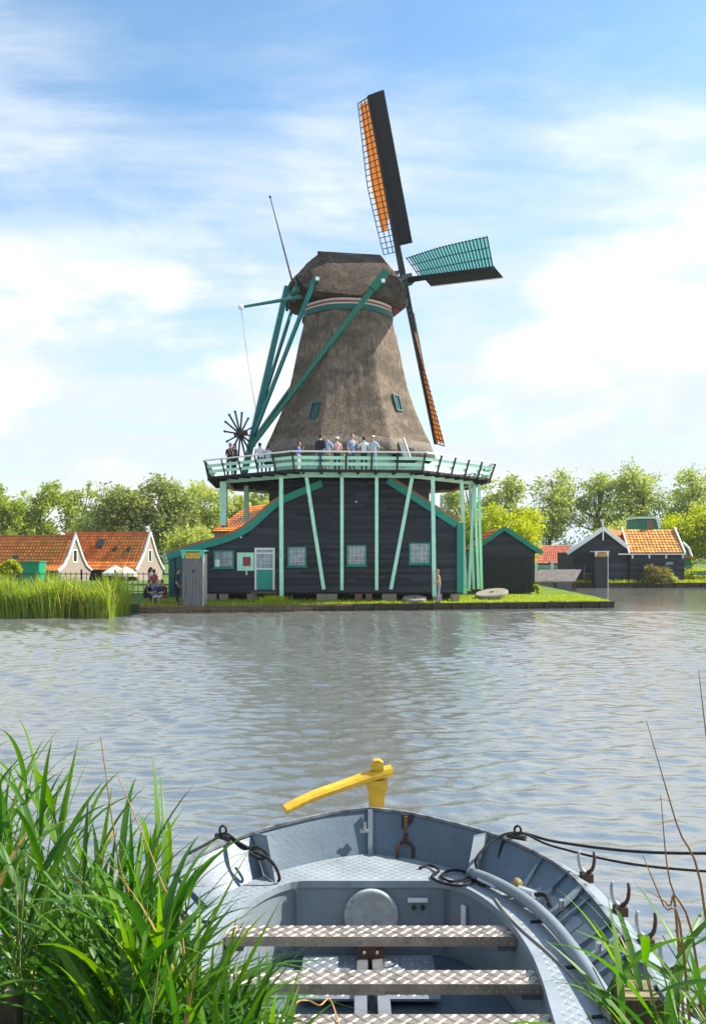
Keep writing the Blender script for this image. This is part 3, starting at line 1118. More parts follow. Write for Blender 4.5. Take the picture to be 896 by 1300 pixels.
# capstan wheel
wc = P(305, 551, 49.3)
wa = Vector((0.80, -0.55, 0.10)).normalized()
wu = wa.cross(Vector((0, 0, 1))).normalized()
wv = wu.cross(wa)
wheel = MB().tube([wc - wa * .35, wc + wa * .45], 0.16, 10).build('capstan_wheel', M_brown, mill)
for k in range(14):
    a = 2 * math.pi * k / 14
    d = wu * math.cos(a) + wv * math.sin(a)
    MB().beam(wc + d * .12, wc + d * 1.28, 0.075, 0.075, wa).build('spoke', M_teald if k % 2 else mat('dark_red_wood', (0.09, 0.03, 0.03), 0.7), wheel)
    MB().ball(wc + d * 1.28, 0.075, 6, 5).build('spoke_knob', M_brown, wheel)

# sails ------------------------------------------------------------
hub = P(507, 358, 52 + 3.9 * math.sin(PHI))
sa = Vector((math.cos(PHI) * math.cos(TILT), math.sin(PHI) * math.cos(TILT), math.sin(TILT)))
su = Vector((math.sin(PHI), -math.cos(PHI), 0))
sv = su.cross(sa)
if sv.z < 0:
    sv = -sv
MB().tube([hub - sa * 3.6, hub + sa * 0.75], [0.32, 0.36], 12).build('windshaft', M_iron, mill)
MB().box(hub + sa * .45, (0.62, 0.62, 0.7), (su, sv, sa)).build('poll_end', M_teald, mill)
M_sailo = leaf('orange_sail_cloth', (0.25, 0.112, 0.030), (0.28, 0.13, 0.04), 0.45)
M_sailt = leaf('teal_sail_cloth', (0.07, 0.175, 0.20), (0.08, 0.20, 0.22), 0.45)
M_lat = mat('lattice_wood', (0.018, 0.022, 0.024), 0.7, 0.3)
M_wb = mat('black_windboard', (0.010, 0.011, 0.014), 0.6, 0.3)


def sail(k):
    al = ALPHA + k * math.pi / 2
    r_ = sv * math.cos(al) + su * math.sin(al)             # outwards along the stock
    w_ = r_.cross(sa)                                       # in the sail plane, across the stock
    lat_dir = -w_ if (k % 4) >= 0 else w_
    # lattice lies on the trailing side: for the upper sail that is to the left (away from +x)
    if k == 0 and lat_dir.x > 0:
        sail.sgn = -1
    lat_dir = lat_dir * sail.sgn
    base = hub + sa * (0.30 if k % 2 == 0 else 0.62)
    st = MB().beam(base + r_ * 0.0, base + r_ * SL, 0.34, 0.30, sa, 0.16, 0.14).build('sail', M_wb, mill)

    def pt(l_, w__, d=0.0):
        t = l_ / SL
        wa_ = R(32 - 30 * t)                                # weather twist
        dd = lat_dir * math.cos(wa_) - sa * math.sin(wa_)
        nn = sa * math.cos(wa_) + lat_dir * math.sin(wa_)
        return base + r_ * l_ + dd * w__ + nn * d

    def lat_w(l_):
        t = (l_ - 1.9) / (SL - 1.9)
        return (1.15 if k in (0, 2) else 1.45) + (0.50 if k in (0, 2) else 0.12) * min(1, t * 2.2) - (0.20 * max(0, t - .55) / .45 if k in (0, 2) else 0.05 * t)
    mb = MB()
    nbar = 27
    for i in range(nbar):
        l_ = 1.75 + (SL - 1.8) * i / (nbar - 1)
        mb.beam(pt(l_, 0.0), pt(l_, lat_w(l_) + .05), 0.045, 0.05, sa)
    for fr in (0.33, 0.66, 1.0):
        prev = None
        for i in range(14):
            l_ = 1.75 + (SL - 1.8) * i / 13
            q = pt(l_, lat_w(l_) * fr, -0.04)
            if prev is not None:
                mb.beam(prev, q, 0.045, 0.04, sa)
            prev = q
    mb.build('lattice', M_lat, st)
    # cloth spread over the lattice, seen from behind through the bars
    rows = []
    l0 = 3.1 if k in (0, 2) else 2.0
    for i in range(25):
        l_ = l0 + (SL - 0.15 - l0) * i / 24
        row = []
        for j in range(9):
            f_ = j / 8
            edge = 0.80 if k in (0, 2) else 0.96
            if k in (0, 2):
                edge = 0.80 + 0.16 * max(0, (i - 14) / 10)
            ww = lat_w(l_) * edge * f_
            if i < 4 and k in (0, 2):
                ww = lat_w(l_) * (edge * (0.45 + 0.55 * i / 4) + (edge - edge * (0.45 + 0.55 * i / 4)) * 0 + 0) * f_
                ww = lat_w(l_) * edge - (lat_w(l_) * edge) * (1 - f_) * (0.45 + 0.55 * i / 4)
            row.append(pt(l_, ww + .04, 0.05 + 0.05 * math.sin(f_ * math.pi) + 0.012 * math.sin(l_ * 5 + f_ * 9)))
        rows.append(row)
    mb = MB()
    mb.grid(rows)
    mb.build('sail_cloth', M_sailo if k in (0, 2) else M_sailt, st, smooth=True)
    # leading windboards
    mb = MB()
    wbw = 0.98 if k % 2 == 0 else 0.68
    for i in range(6):
        la, lb = 2.05 + (SL - 2.0) * i / 6, 2.05 + (SL - 2.0) * (i + 1) / 6

        def lead(l_, w__, d):
            return base + r_ * l_ - (lat_dir * math.cos(R(34)) + sa * math.sin(R(34)) * -1.0) * w__ + sa * d
        mb.add([lead(la, -0.05, .02), lead(la, wbw, .02), lead(lb, wbw, .02), lead(lb, -0.05, .02),
                lead(la, -0.05, .06), lead(la, wbw, .06), lead(lb, wbw, .06), lead(lb, -0.05, .06)],
               [(0, 1, 2, 3), (7, 6, 5, 4), (0, 4, 5, 1), (1, 5, 6, 2), (2, 6, 7, 3), (3, 7, 4, 0)])
    mb.build('windboard', M_wb, st)
    mb = MB()
    mb.beam(lead(2.05, wbw + .03, .04), lead(SL + .03, wbw + .03, .04), 0.05, 0.07, sa)
    mb.build('board_edge', M_white if k == 1 else M_wb, st)


sail.sgn = 1
for k in range(4):
    sail(k)

# ================================================================== small buildings
def wall_rows(mb, x0f, x1f, z0, z1, y, h=0.17, t=0.07):
    z = z0
    while z < z1 - 0.01:
        zt = min(z + h, z1)
        a, c = x0f(z + h * .4), x1f(z + h * .4)
        if c - a > 0.05:
            mb.prism([(a, y - 0.03, z), (c, y - 0.03, z), (c, y - 0.006, zt), (a, y - 0.006, zt)], (0, t, 0))
        z = zt - 0.003


def tile_roof(name, e0, e1, r0, r1, m_, parent, pitch=0.27, course=0.33, thick=0.06):
    """pantile slope: eave e0-e1, ridge r0-r1; rolls and stepped courses are geometry"""
    e0, e1, r0, r1 = map(Vector, (e0, e1, r0, r1))
    nu = max(2, int((e1 - e0).length / pitch))
    nv = max(2, int((r0 - e0).length / course))
    nn = (e1 - e0).cross(r0 - e0).normalized()
    if nn.z < 0:
        nn = -nn
    mb = MB()
    for j in range(nv):
        for i in range(nu):
            pts = []
            for (dv, lift) in ((0, 0.045), (1, 0.0)):
                v_ = (j + dv) / nv
                for k in range(4):
                    u_ = (i + k / 3) / nu
                    q = e0.lerp(e1, u_).lerp(r0.lerp(r1, u_), v_)
                    pts.append(q + nn * (lift + thick + 0.04 * (0, 1, 0.35, 0)[k]))
            mb.add(pts, [(k, k + 1, k + 5, k + 4) for k in range(3)])
    o = mb.build(name, m_, parent, kind='stuff')
    mb = MB()
    mb.prism([e0, e1, r1, r0], nn * (thick - 0.01))
    mb.build('roof_boarding', M_brown, parent)
    return o


# shed right of the mill ------------------------------------------------
SY = 53.0
shed = thing('shed', 'small black boarded shed with teal verge boards and orange roof beside the windmill', 'shed', (PX(646, SY), SY, 0.43))
ap, el, er = P(639, 671.5, SY), P(601, 699, SY), P(685, 702.5, SY)
xl, xr = PX(606, SY), PX(678.5, SY)
zb = 0.55
mb = MB()
wall_rows(mb, lambda z: max(xl, el.x + (ap.x - el.x) * (z - el.z) / (ap.z - el.z)) if z > el.z else xl,
          lambda z: min(xr, er.x + (ap.x - er.x) * (z - er.z) / (ap.z - er.z)) if z > er.z else xr, PZ(706, SY), ap.z - .1, SY)
mb.build('gable_boarding', M_black, shed, kind='stuff')
nbd = 21
for i in range(nbd):
    a, c = xl + (xr - xl) * i / nbd, xl + (xr - xl) * (i + 1) / nbd - 0.012
    MB().span((a, SY - 0.02 - 0.02 * random.random(), zb), (c, SY + .04, PZ(706, SY) - .005)).build('plank', M_blackv, shed)
MB().span((xl + .02, SY + .05, zb), (xr - .02, SY + .1, el.z - .1)).build('wall', M_dark, shed)
MB().span((xr - .08, SY + .12, zb), (xr - .01, SY + 5, er.z - .1)).build('wall', M_black, shed)
MB().span((xl + .01, SY + .12, zb), (xl + .08, SY + 5, er.z - .1)).build('wall', M_black, shed)
MB().span((xl, SY - .04, PZ(707, SY)), (xr, SY - .034, PZ(704.5, SY))).build('drip_board', M_black, shed)
up = Vector((0, 0, 1))
MB().beam(el + Vector((-.1, -.2, .0)), ap + Vector((0, -.2, .05)), 0.06, 0.27).build('verge_board', M_teal, shed)
MB().beam(er + Vector((.1, -.2, .0)), ap + Vector((.0, -.203, .05)), 0.06, 0.27).build('verge_board', M_teal, shed)
bk = Vector((0, 5.2, 0))
tile_roof('roof_tiles', el + Vector((0, -.17, 0)), el + bk, ap + Vector((0, -.17, 0)), ap + bk, M_tile, shed)
tile_roof('roof_tiles', er + Vector((0, -.17, 0)), er + bk, ap + Vector((0, -.17, 0)), ap + bk, M_tile, shed)
MB().span((xl + .2, SY + .1, 0.36), (xl + .6, SY + 4.5, zb - .01)).build('footing', M_brick, shed)
MB().span((xr - .6, SY + .1, 0.36), (xr - .2, SY + 4.5, zb - .01)).build('footing', M_brick, shed)

# red house behind the mill on its left, roof only peeps over the barn
HB = thing('roof_house', 'house behind the mill with its orange tiled roof showing above the teal verge', 'house', (PX(315, 62), 62, 0.4))
a, c, d, e = P(262, 672, 62), P(330, 690, 60), P(345, 640, 64), P(300, 650, 66)
e0_, e1_ = Vector((PX(268, 62), 62, PZ(676, 62))), Vector((PX(352, 62), 62, PZ(676, 62)))
r0_, r1_ = Vector((PX(312, 65), 65, PZ(645, 65))), Vector((PX(352, 65), 65, PZ(640, 65)))
tile_roof('roof_tiles', e0_, e1_, r0_, r1_, M_tile, HB)
MB().span((e0_.x + .2, 62.15, .4), (e1_.x, 66, e0_.z)).build('wall', M_brick, HB)

# outhouses --------------------------------------------------------------
def outhouse(px0, px1, py0, py1, Y, label, m_pl, m_tr, m_side, sign, hole=True, depth=1.1):
    x0, x1, z0, z1 = PX(px0, Y), PX(px1, Y), PZ(py1, Y), PZ(py0, Y)
    o = thing('outhouse', label, 'outhouse', ((x0 + x1) / 2, Y, z0))
    npl = 6
    w = (x1 - x0 - .10) / npl
    hd = (z1 - z0)
    for i in range(npl):
        MB().span((x0 + .05 + i * w, Y - .02 - .012 * random.random(), z0), (x0 + .05 + (i + 1) * w - .008, Y + .03, z1 - .42 * hd / 2.9)).build('plank', m_pl, o)
    MB().span((x1 - .05, Y - .04, z0), (x1 + .0, Y + .06, z1 - .2)).build('corner_post', m_side, o)
    MB().span((x0, Y - .04, z0), (x0 + .05, Y + .06, z1 - .2)).build('corner_post', m_pl, o)
    MB().span((x1 - .04, Y + .065, z0), (x1 - .005, Y + depth, z1 - .2)).build('side_wall', m_side, o)
    MB().span((x0 + .005, Y + .065, z0), (x0 + .04, Y + depth, z1 - .2)).build('side_wall', m_pl, o)
    MB().span((x0 + .045, Y + depth - .05, z0), (x1 - .045, Y + depth, z1 - .2)).build('back_wall', m_pl, o)
    zt = z1 - .42 * hd / 2.9
    ped = MB().span((x0 + .16, Y + .01, zt + .005), (x1 - .16, Y + .05, z1 - .09)).build('sign_back', M_dark, o)
    MB().span((x0 + .15, Y - .06, zt - .02), (x1 - .15, Y + .005, z1 - .13)).build('carved_panel', sign, ped)
    for s, xx in ((1, x0), (-1, x1)):
        MB().prism([(xx - s * .05, Y - .08, z1), (xx + s * .22, Y - .08, z1), (xx + s * .08, Y - .08, zt - .02), (xx - s * .01, Y - .08, zt - .02)], (0, .07, 0)).build('bracket', m_tr, o)
    MB().span((x0 - .06, Y - .14, z1 - .085), (x1 + .06, Y + depth + .05, z1 + .0)).build('roof', m_tr, o)
    if hole:
        MB().tube([(x0 + .52 * (x1 - x0), Y - .036, z0 + .62 * hd), (x0 + .52 * (x1 - x0), Y - .031, z0 + .62 * hd)], .075, 10).build('peephole', M_iron, o)
    return o


outhouse(231.5, 258.5, 698, 769.5, 42.4, 'weathered grey plank outhouse with teal top standing over the quay edge', M_grey,
         mat('mint_paint', (0.10, 0.52, 0.40), 0.5, 0.1), mat('painted_sunlit_wood', (0.36, 0.36, 0.31), 0.8, 0.2), M_gold)  # side wood paler: sunlight from the right put into its colour
outhouse(755, 771.5, 699.5, 747.5, 74.6, 'black plank outhouse with white trim in front of the black house', M_black, M_white, M_white,
         mat('tan_panel', (0.50, 0.27, 0.06), 0.7, 0.2), hole=True, depth=1.3)

# black house across the channel ------------------------------------------
BY = 77.0
bh = thing('black_house', 'black boarded house with white gable trim and ochre tiled wing on the far bank', 'house', (PX(765, BY), BY, 0.4))
ap, el, er = P(765, 672, BY), P(722, 701, BY), P(799, 697, BY)
xl, xr = PX(726, BY), PX(797, BY)
zb = 0.42
mb = MB()
wall_rows(mb, lambda z: max(xl, el.x + (ap.x - el.x) * (z - el.z) / (ap.z - el.z)) if z > el.z else xl,
          lambda z: min(xr, er.x + (ap.x - er.x) * (z - er.z) / (ap.z - er.z)) if z > er.z else xr, zb, ap.z - .15, BY, 0.24)
xw = PX(866, BY)
zw = PZ(702.5, BY)
wall_rows(mb, lambda z: xr + .02, lambda z: xw, zb, zw, BY - .4, 0.24)
mb.build('weatherboarding', M_black, bh, kind='stuff')
MB().span((xl + .1, BY + .08, zb), (xr - .1, BY + 6, el.z)).build('wall', M_dark, bh)
MB().span((xr + .05, BY - .3, zb), (xw - .03, BY + 4, zw)).build('wall', M_dark, bh)
MB().beam(el + Vector((-.25, -.2, -.1)), ap + Vector((0, -.2, .08)), 0.07, 0.34).build('verge_board', M_white, bh)
MB().beam(er + Vector((.1, -.2, -.1)), ap + Vector((0, -.203, .08)), 0.07, 0.34).build('verge_board', M_white, bh)
MB().beam(P(765, 686, BY - .25), P(765, 659, BY - .25), .10, .10, (0, 1, 0)).build('finial', M_white, bh)
MB().beam(P(762, 659, BY - .25), P(765, 668, BY - .25), .06, .08, (0, 1, 0)).build('finial_arm', M_white, bh)
bk = Vector((3.6, 6.5, 0))
tile_roof('roof_tiles', el + Vector((0, -.15, 0)), el + bk, ap + Vector((0, -.15, 0)), ap + bk, M_tile, bh)
tile_roof('roof_tiles', er + Vector((0, -.15, 0)), er + bk, ap + Vector((0, -.15, 0)), ap + bk, M_tile, bh)
# wing: slope facing the river
e0_, e1_ = Vector((PX(796.5, BY), BY - .65, zw)), Vector((PX(863, BY), BY - .65, zw))
r0_, r1_ = Vector((PX(797, BY) + .1, BY + 1.9, PZ(673, BY + 1.9))), Vector((PX(862, BY) + .1, BY + 1.9, PZ(673, BY + 1.9)))
tile_roof('roof_tiles', e0_, e1_, r0_, r1_, M_tiley, bh, 0.30, 0.34)
MB().prism([r0_ + Vector((0, 0, -.02)), r1_ + Vector((0, 0, -.02)), r1_ + Vector((0, 2.6, -2.0)), r0_ + Vector((0, 2.6, -2.0))], (0, 0, .08)).build('rear_slope', M_tile, bh)
MB().beam(e0_ + Vector((-.12, -.1, .05)), r0_ + Vector((-.12, -.1, .22)), .12, .20).build('verge_board', M_white, bh)
MB().beam(e1_ + Vector((.12, -.1, .05)), r1_ + Vector((.12, -.1, .22)), .12, .20).build('verge_board', M_white, bh)
MB().span((PX(781, BY), BY - .85, zw - .12), (PX(866, BY), BY - .72, zw - .02)).build('gutter', M_white, bh)
for px in (799, 820, 841, 862):
    MB().span((PX(px, BY), BY - .70, zw - .45), (PX(px, BY) + .10, BY - .45, zw - .125)).build('gutter_bracket', M_white, bh)
window(bh, 849, 715, 10, 4, BY - .42, 1, 1, M_teald, M_glass, M_teald, .04)
ch = MB().span((PX(822, 79), 78.8, PZ(677, 79)), (PX(827.5, 79), 79.2, PZ(661, 79))).build('chimney', M_brickr, bh)

# green mill-like house behind it
gh = thing('green_house', 'green boarded gable house with white ridge rising behind the black house', 'house', (PX(824, 92), 92, 0.4))
pts = [P(810, 690, 92), P(810, 659, 92), P(833, 659, 92), P(838, 672, 92), P(846, 690, 92)]
MB().prism(pts, (0, 4, 0)).build('wall', mat('green_boarding', (0.02, 0.17, 0.10), 0.6, 0.2), gh)
MB().span((PX(808, 92), 91.8, PZ(658.5, 92)), (PX(834, 92), 96, PZ(656, 92))).build('ridge_board', M_white, gh)
MB().beam(P(834, 658, 91.8), P(837, 671, 91.8), .1, .3).build('verge_board', M_white, gh)
MB().span((PX(808, 92), 92.2, .4), (PX(848, 92), 96, PZ(688, 92))).build('lower_wall', M_black, gh)

gc = thing('gable_cottage', 'cottage with rounded green gable and white verge right of the black house', 'house', (PX(872, 84), 84, 0.4))
pts = [P(864, 736, 84), P(864, 690, 84), P(867, 692, 84), P(872, 697, 84), P(876, 708, 84), P(876, 736, 84)]
MB().prism(pts, (0, 3, 0)).build('wall', MATS['green_boarding'], gc)
MB().tube([q + Vector((.08, -.1, .08)) for q in pts[1:5]], .13, 6).build('verge_board', M_white, gc)
MB().span((PX(864, 84), 83.6, PZ(708, 84)), (PX(880, 84), 83.9, PZ(706, 84))).build('sill_board', M_tile, gc)

# low red-roofed house with pale green front
rh = thing('red_roof_house', 'low house with red tiled roof and pale green front beyond the shed', 'house', (PX(704, 98), 98, 0.4))
tile_roof('roof_tiles', P(672, 716, 97), P(733, 716, 97), P(684, 693, 100), P(722, 693, 100), M_tiler, rh)
MB().span((PX(676, 98), 97.4, .4), (PX(730, 98), 101, PZ(715, 98))).build('wall', M_teald, rh)
for px in (680, 700, 716, 728):
    MB().span((PX(px - 1.5, 97), 96.8, .4), (PX(px + 1.5, 97), 97.2, PZ(712, 97))).build('column', M_white, rh)
MB().span((PX(676, 97), 96.9, PZ(722, 97)), (PX(731, 97), 97.1, PZ(717, 97))).build('balustrade', mat('grey_green_paint', (0.20, 0.42, 0.34), 0.6), rh)

# sloping boat landing with weathered boards
lr = thing('boat_shelter', 'low lean-to boat shelter with weathered grey board roof by the channel', 'shelter', (PX(705, 70), 70, 0))
for i in range(17):
    px = 677 + i * 3.2
    a = Vector((PX(px, 69), 69, PZ(738 - 0.2 * (i % 3), 69)))
    c = Vector((PX(px + 8, 73), 73.0, PZ(723, 73)))
    MB().beam(a, c, 0.19, 0.03).build('roof_board', mat('bleached_board', (0.13, 0.11, 0.10), 0.85, 0.45, 3, island=0.3), lr)
for px in (676, 704, 728):
    MB().span((PX(px, 69), 69.0, -.4), (PX(px, 69) + .16, 69.15, PZ(739, 69))).build('post', M_quayd, lr)
MB().span((PX(675, 69), 69.2, .02), (PX(727, 69), 69.28, PZ(739, 69))).build('front_wall', M_grey, lr)
MB().span((PX(675, 69), 69.3, -.3), (PX(728, 69), 73.5, .05)).build('floor', M_quayd, lr)
pole = thing('timber_stack', 'rusty brown timber stack with a pale pole beside the boat shelter', 'timber', (PX(745, 75.8), 75.8, .42))
for i in range(5):
    MB().beam((PX(740, 75.8), 75.7 + .12 * (i % 2), .5 + .17 * i), (PX(753, 75.8), 75.9, .5 + .17 * i), .16, .15).build('plank', M_brownb if i % 2 else M_quayl, pole)
MB().beam((PX(741, 75.6), 75.55, .42), (PX(741, 75.6), 75.55, 1.9), .08, .08, (1, 0, 0)).build('pole', M_grey, pole)

# green park bench on the right bank
bn = thing('bench', 'dark green bench on the grass at the end of the far bank', 'bench', (PX(890, 78), 78, .4))
for i in range(3):
    MB().span((PX(877, 78), 77.9 + i * .14, .82), (PX(905, 78), 78.02 + i * .14, .86)).build('seat_slat', M_teald, bn)
for i in range(2):
    MB().span((PX(877, 78), 78.36, 1.02 + i * .18), (PX(905, 78), 78.40, 1.16 + i * .18)).build('back_slat', M_teald, bn)
for px in (879, 903):
    MB().span((PX(px, 78), 77.9, .4), (PX(px, 78) + .07, 78.35, .815)).build('leg', M_iron, bn)
    MB().span((PX(px, 78), 78.405, .82), (PX(px, 78) + .07, 78.45, 1.4)).build('back_post', M_iron, bn)

# cottages on the left -----------------------------------------------------
def dutch_cottage(gx, gy, Y, L, label, m_roof, skyl, ang=17.0):
    """bell gable on the right end; ridge runs left from the gable peak at pixel gx,gy"""
    o = thing('cottage', label, 'house', (PX(gx, Y), Y, 0.4))
    rd = Vector((-math.cos(R(ang)), math.sin(R(ang)), 0))        # along the ridge away from the gable
    ac = Vector((-rd.y, rd.x, 0))                                 # across, towards the camera
    if ac.y > 0:
        ac = -ac
    pk = P(gx, gy, Y)
    zr, ze = pk.z, 1.35
    def q(s, t, z):
        v = Vector((pk.x, pk.y, 0)) + rd * s + ac * t
        v.z = z
        return v
    half = [(0.0, zr), (.55, zr - .95), (1.15, zr - 2.0), (1.75, zr - 2.75), (2.55, ze)]
    kink = 3
    # gable
    pts = [q(0, 2.2, .4)] + [q(0, t, z) for t, z in reversed(half)] + [q(0, -t, z) for t, z in half[1:]] + [q(0, -2.2, .4)]
    MB().prism(pts, rd * .2).build('gable_wall', M_brick, o)
    for s in (1, -1):
        tr = [q(-.04, s * t, z + .06) for t, z in half]
        mb = MB()
        for a_, c_ in zip(tr, tr[1:]):
            mb.beam(a_, c_, .22, .16)
        mb.build('verge_board', M_white, o)
    MB().beam(q(-.05, 0, zr), q(-.05, 0, zr + .35), .12, .12, (1, 0, 0)).build('finial', M_white, o)
    for t, zc, w, h in ((0.0, 2.75, .36, 1.0),):
        fr = MB().prism([q(-.03, t - w, zc - h / 2 - .1), q(-.03, t + w, zc - h / 2 - .1), q(-.03, t + w, zc + h / 2 + .1), q(-.03, t - w, zc + h / 2 + .1)], rd * .03).build('window', M_white, o)
        MB().prism([q(-.05, t - w + .12, zc - h / 2), q(-.05, t + w - .12, zc - h / 2), q(-.05, t + w - .12, zc + h / 2), q(-.05, t - w + .12, zc + h / 2)], rd * .018).build('pane', glassm('dark_pane', (0.02, 0.03, 0.03), 0.1), fr)
    # camera-side roof: steep upper slope, flatter skirt
    t2, z2 = 1.75, zr - 2.75
    tile_roof('roof_tiles', q(L, t2, z2), q(.15, t2, z2), q(L, 0, zr), q(.15, 0, zr), m_roof, o, .34, .36)
    tile_roof('roof_tiles', q(L, 2.75, ze), q(.15, 2.75, ze), q(L, t2 - .02, z2 + .02), q(.15, t2 - .02, z2 + .02), M_tile, o, .34, .36)
    MB().prism([q(L, 0, zr), q(.15, 0, zr), q(.15, -2.6, ze), q(L, -2.6, ze)], (0, 0, .08)).build('rear_slope', M_tile, o)
    MB().tube([q(.1, 0, zr + .06), q(L, 0, zr + .06)], .13, 6).build('ridge_tiles', M_tiler, o)
    MB().prism([q(.22, 2.3, .4), q(L, 2.3, .4), q(L, 2.3, ze + .05), q(.22, 2.3, ze + .05)], ac * -.2).build('front_wall', M_dark, o)
    sl = Vector(q(0, 0, zr) - q(0, t2, z2))
    nrm = rd.cross(sl).normalized()
    if nrm.z < 0:
        nrm = -nrm
    upv = sl.normalized()
    for (u, v, w, h) in skyl:
        c_ = q(u, t2 * (1 - v), z2 + (zr - z2) * v) + nrm * .16
        f_ = MB().box(c_, (w, h, .12), (rd, upv, nrm)).build('skylight', M_iron, o)
        MB().box(c_ + nrm * .065, (w - .14, h - .14, .03), (rd, upv, nrm)).build('pane', glassm('skylight_glass', (0.02, 0.03, 0.05), 0.05), f_)
    return o


dutch_cottage(190.5, 677, 84, 9.5, 'orange tiled cottage with grey bell gable and large open skylight', M_tilem,
              [(5.0, .62, .75, .95), (3.15, .42, .4, .4), (1.6, .42, .4, .4)])
dutch_cottage(95.5, 681, 80, 11, 'mossy orange tiled cottage with white trimmed bell gable behind the green booth', M_tilem,
              [(5.4, .22, .55, .7)])

# green booth, parasols, iron fence, clipped bush
bo = thing('booth', 'plain green wooden booth behind the reeds near the cottages', 'booth', (PX(41, 66), 66, .4))
MB().span((PX(30, 66), 65.5, .4), (PX(53, 66), 67, PZ(714, 66))).build('body', mat('booth_green', (0.0, 0.25, 0.12), 0.5, 0.1), bo)
MB().span((PX(29, 66), 65.4, PZ(714, 66) + .003), (PX(54, 66), 67.1, PZ(712.3, 66))).build('roof', MATS['booth_green'], bo)
MB().span((PX(46, 66), 65.43, .5), (PX(52, 66), 65.49, PZ(717, 66))).build('door', MATS['booth_green'], bo)


def parasol(px, py, w, Y, label, m_):
    o = thing('parasol', label, 'parasol', (PX(px, Y), Y, .4))
    c = P(px, py, Y)
    rows = []
    for r_, dz in ((.02, 0), (w * .5, -.22), (w, -.55), (w, -.70)):
        rows.append([c + Vector((r_ * math.cos(i * math.pi / 4), r_ * math.sin(i * math.pi / 4), dz)) for i in range(8)])
    mb = MB()
    mb.grid(rows, True)
    mb.build('canopy', m_, o)
    MB().tube([(c.x, c.y, .4), c], .035, 6).build('pole', M_white, o)
    return o


M_canv = leaf('white_canvas', (0.75, 0.74, 0.70), (0.78, 0.77, 0.73), 0.25)
parasol(147, 718, 1.0, 62, 'white parasol on the terrace beside the cottage skylight', M_canv)
parasol(160, 719, .9, 60, 'cream parasol nearest the bell gable of the cottage', leaf('cream_canvas', (0.7, 0.6, 0.5), (0.72, 0.62, 0.5), 0.25))

fe = thing('iron_fence', 'black iron railing along the path behind the reeds', 'fence', (-22, 52, .4))
for k in range(33):
    x = -22.5 + k * .31
    MB().span((x, 51.98, .4), (x + .035, 52.015, 1.78)).build('bar', M_iron, fe)
for zz_ in (.62, 1.66):
    MB().span((-22.6, 51.93, zz_), (-12.2, 51.97, zz_ + .05)).build('rail', M_iron, fe)
for k in range(6):
    x = -22.4 + k * 2.02
    MB().span((x, 52.03, .4), (x + .09, 52.12, 1.95)).build('post', M_iron, fe)

# millstones and planks on the lawn ------------------------------------------
def millstone(px, py, wpx, Y, label, tilt):
    c = P(px, py, Y)
    r_ = wpx / 2 * Y / F
    o = thing('millstone', label, 'millstone', (c.x, c.y, lawnz(c.x, c.y)))
    ax = Vector((math.sin(tilt) * .9, -.16, math.cos(tilt))).normalized()
    x = ax.cross(Vector((0, 1, 0))).normalized()
    yv = ax.cross(x)
    rows = []
    T = .20
    for rr, dz in ((.15, .0), (r_ - .05, .0), (r_, .04), (r_ * 1.0, T - .05), (r_ - .05, T), (.16, T), (.15, 0.02)):
        rows.append([Vector((c.x, c.y, lawnz(c.x, c.y) + .05 + abs(math.sin(tilt)) * r_ * .8)) + (x * math.cos(a) + yv * math.sin(a)) * rr + ax * dz for a in [i * math.pi / 14 for i in range(28)]])
    mb = MB()
    mb.grid(rows, True)
    mb.build('stone', M_stone, o)
    MB().box(Vector((c.x, c.y, lawnz(c.x, c.y) + .04)), (r_ * .9, .3, .16)).build('bearer', M_quayd, o)
    return o


millstone(526, 757, 31, 45.12, 'flat pale millstone lying on the lawn before the mill wall', 0.0)
millstone(624, 752, 42, 47.6, 'pale millstone leaning on bearers beside the green posts', -0.17)

# ================================================================== trees
def leaf_cloud(centers, radii, n, size, flat=0.8):
    centers, radii = np.asarray(centers), np.asarray(radii)
    w = radii ** 2
    idx = RNG.choice(len(centers), n, p=w / w.sum())
    d = np.clip(RNG.normal(size=(n, 3)), -2.2, 2.2) * 0.72
    c = centers[idx] + d * radii[idx][:, None] * np.array([1, 1, flat])
    u = RNG.normal(size=(n, 3))
    u /= np.linalg.norm(u, axis=1)[:, None]
    v = np.cross(u, RNG.normal(size=(n, 3)))
    v /= np.linalg.norm(v, axis=1)[:, None]
    s = size * (0.6 + 0.8 * RNG.random(n))[:, None]
    Vv = np.stack([c - u * s, c + v * s * .45, c + u * s, c - v * s * .45], 1).reshape(-1, 3)
    return Vv, np.arange(4 * n).reshape(-1, 4)


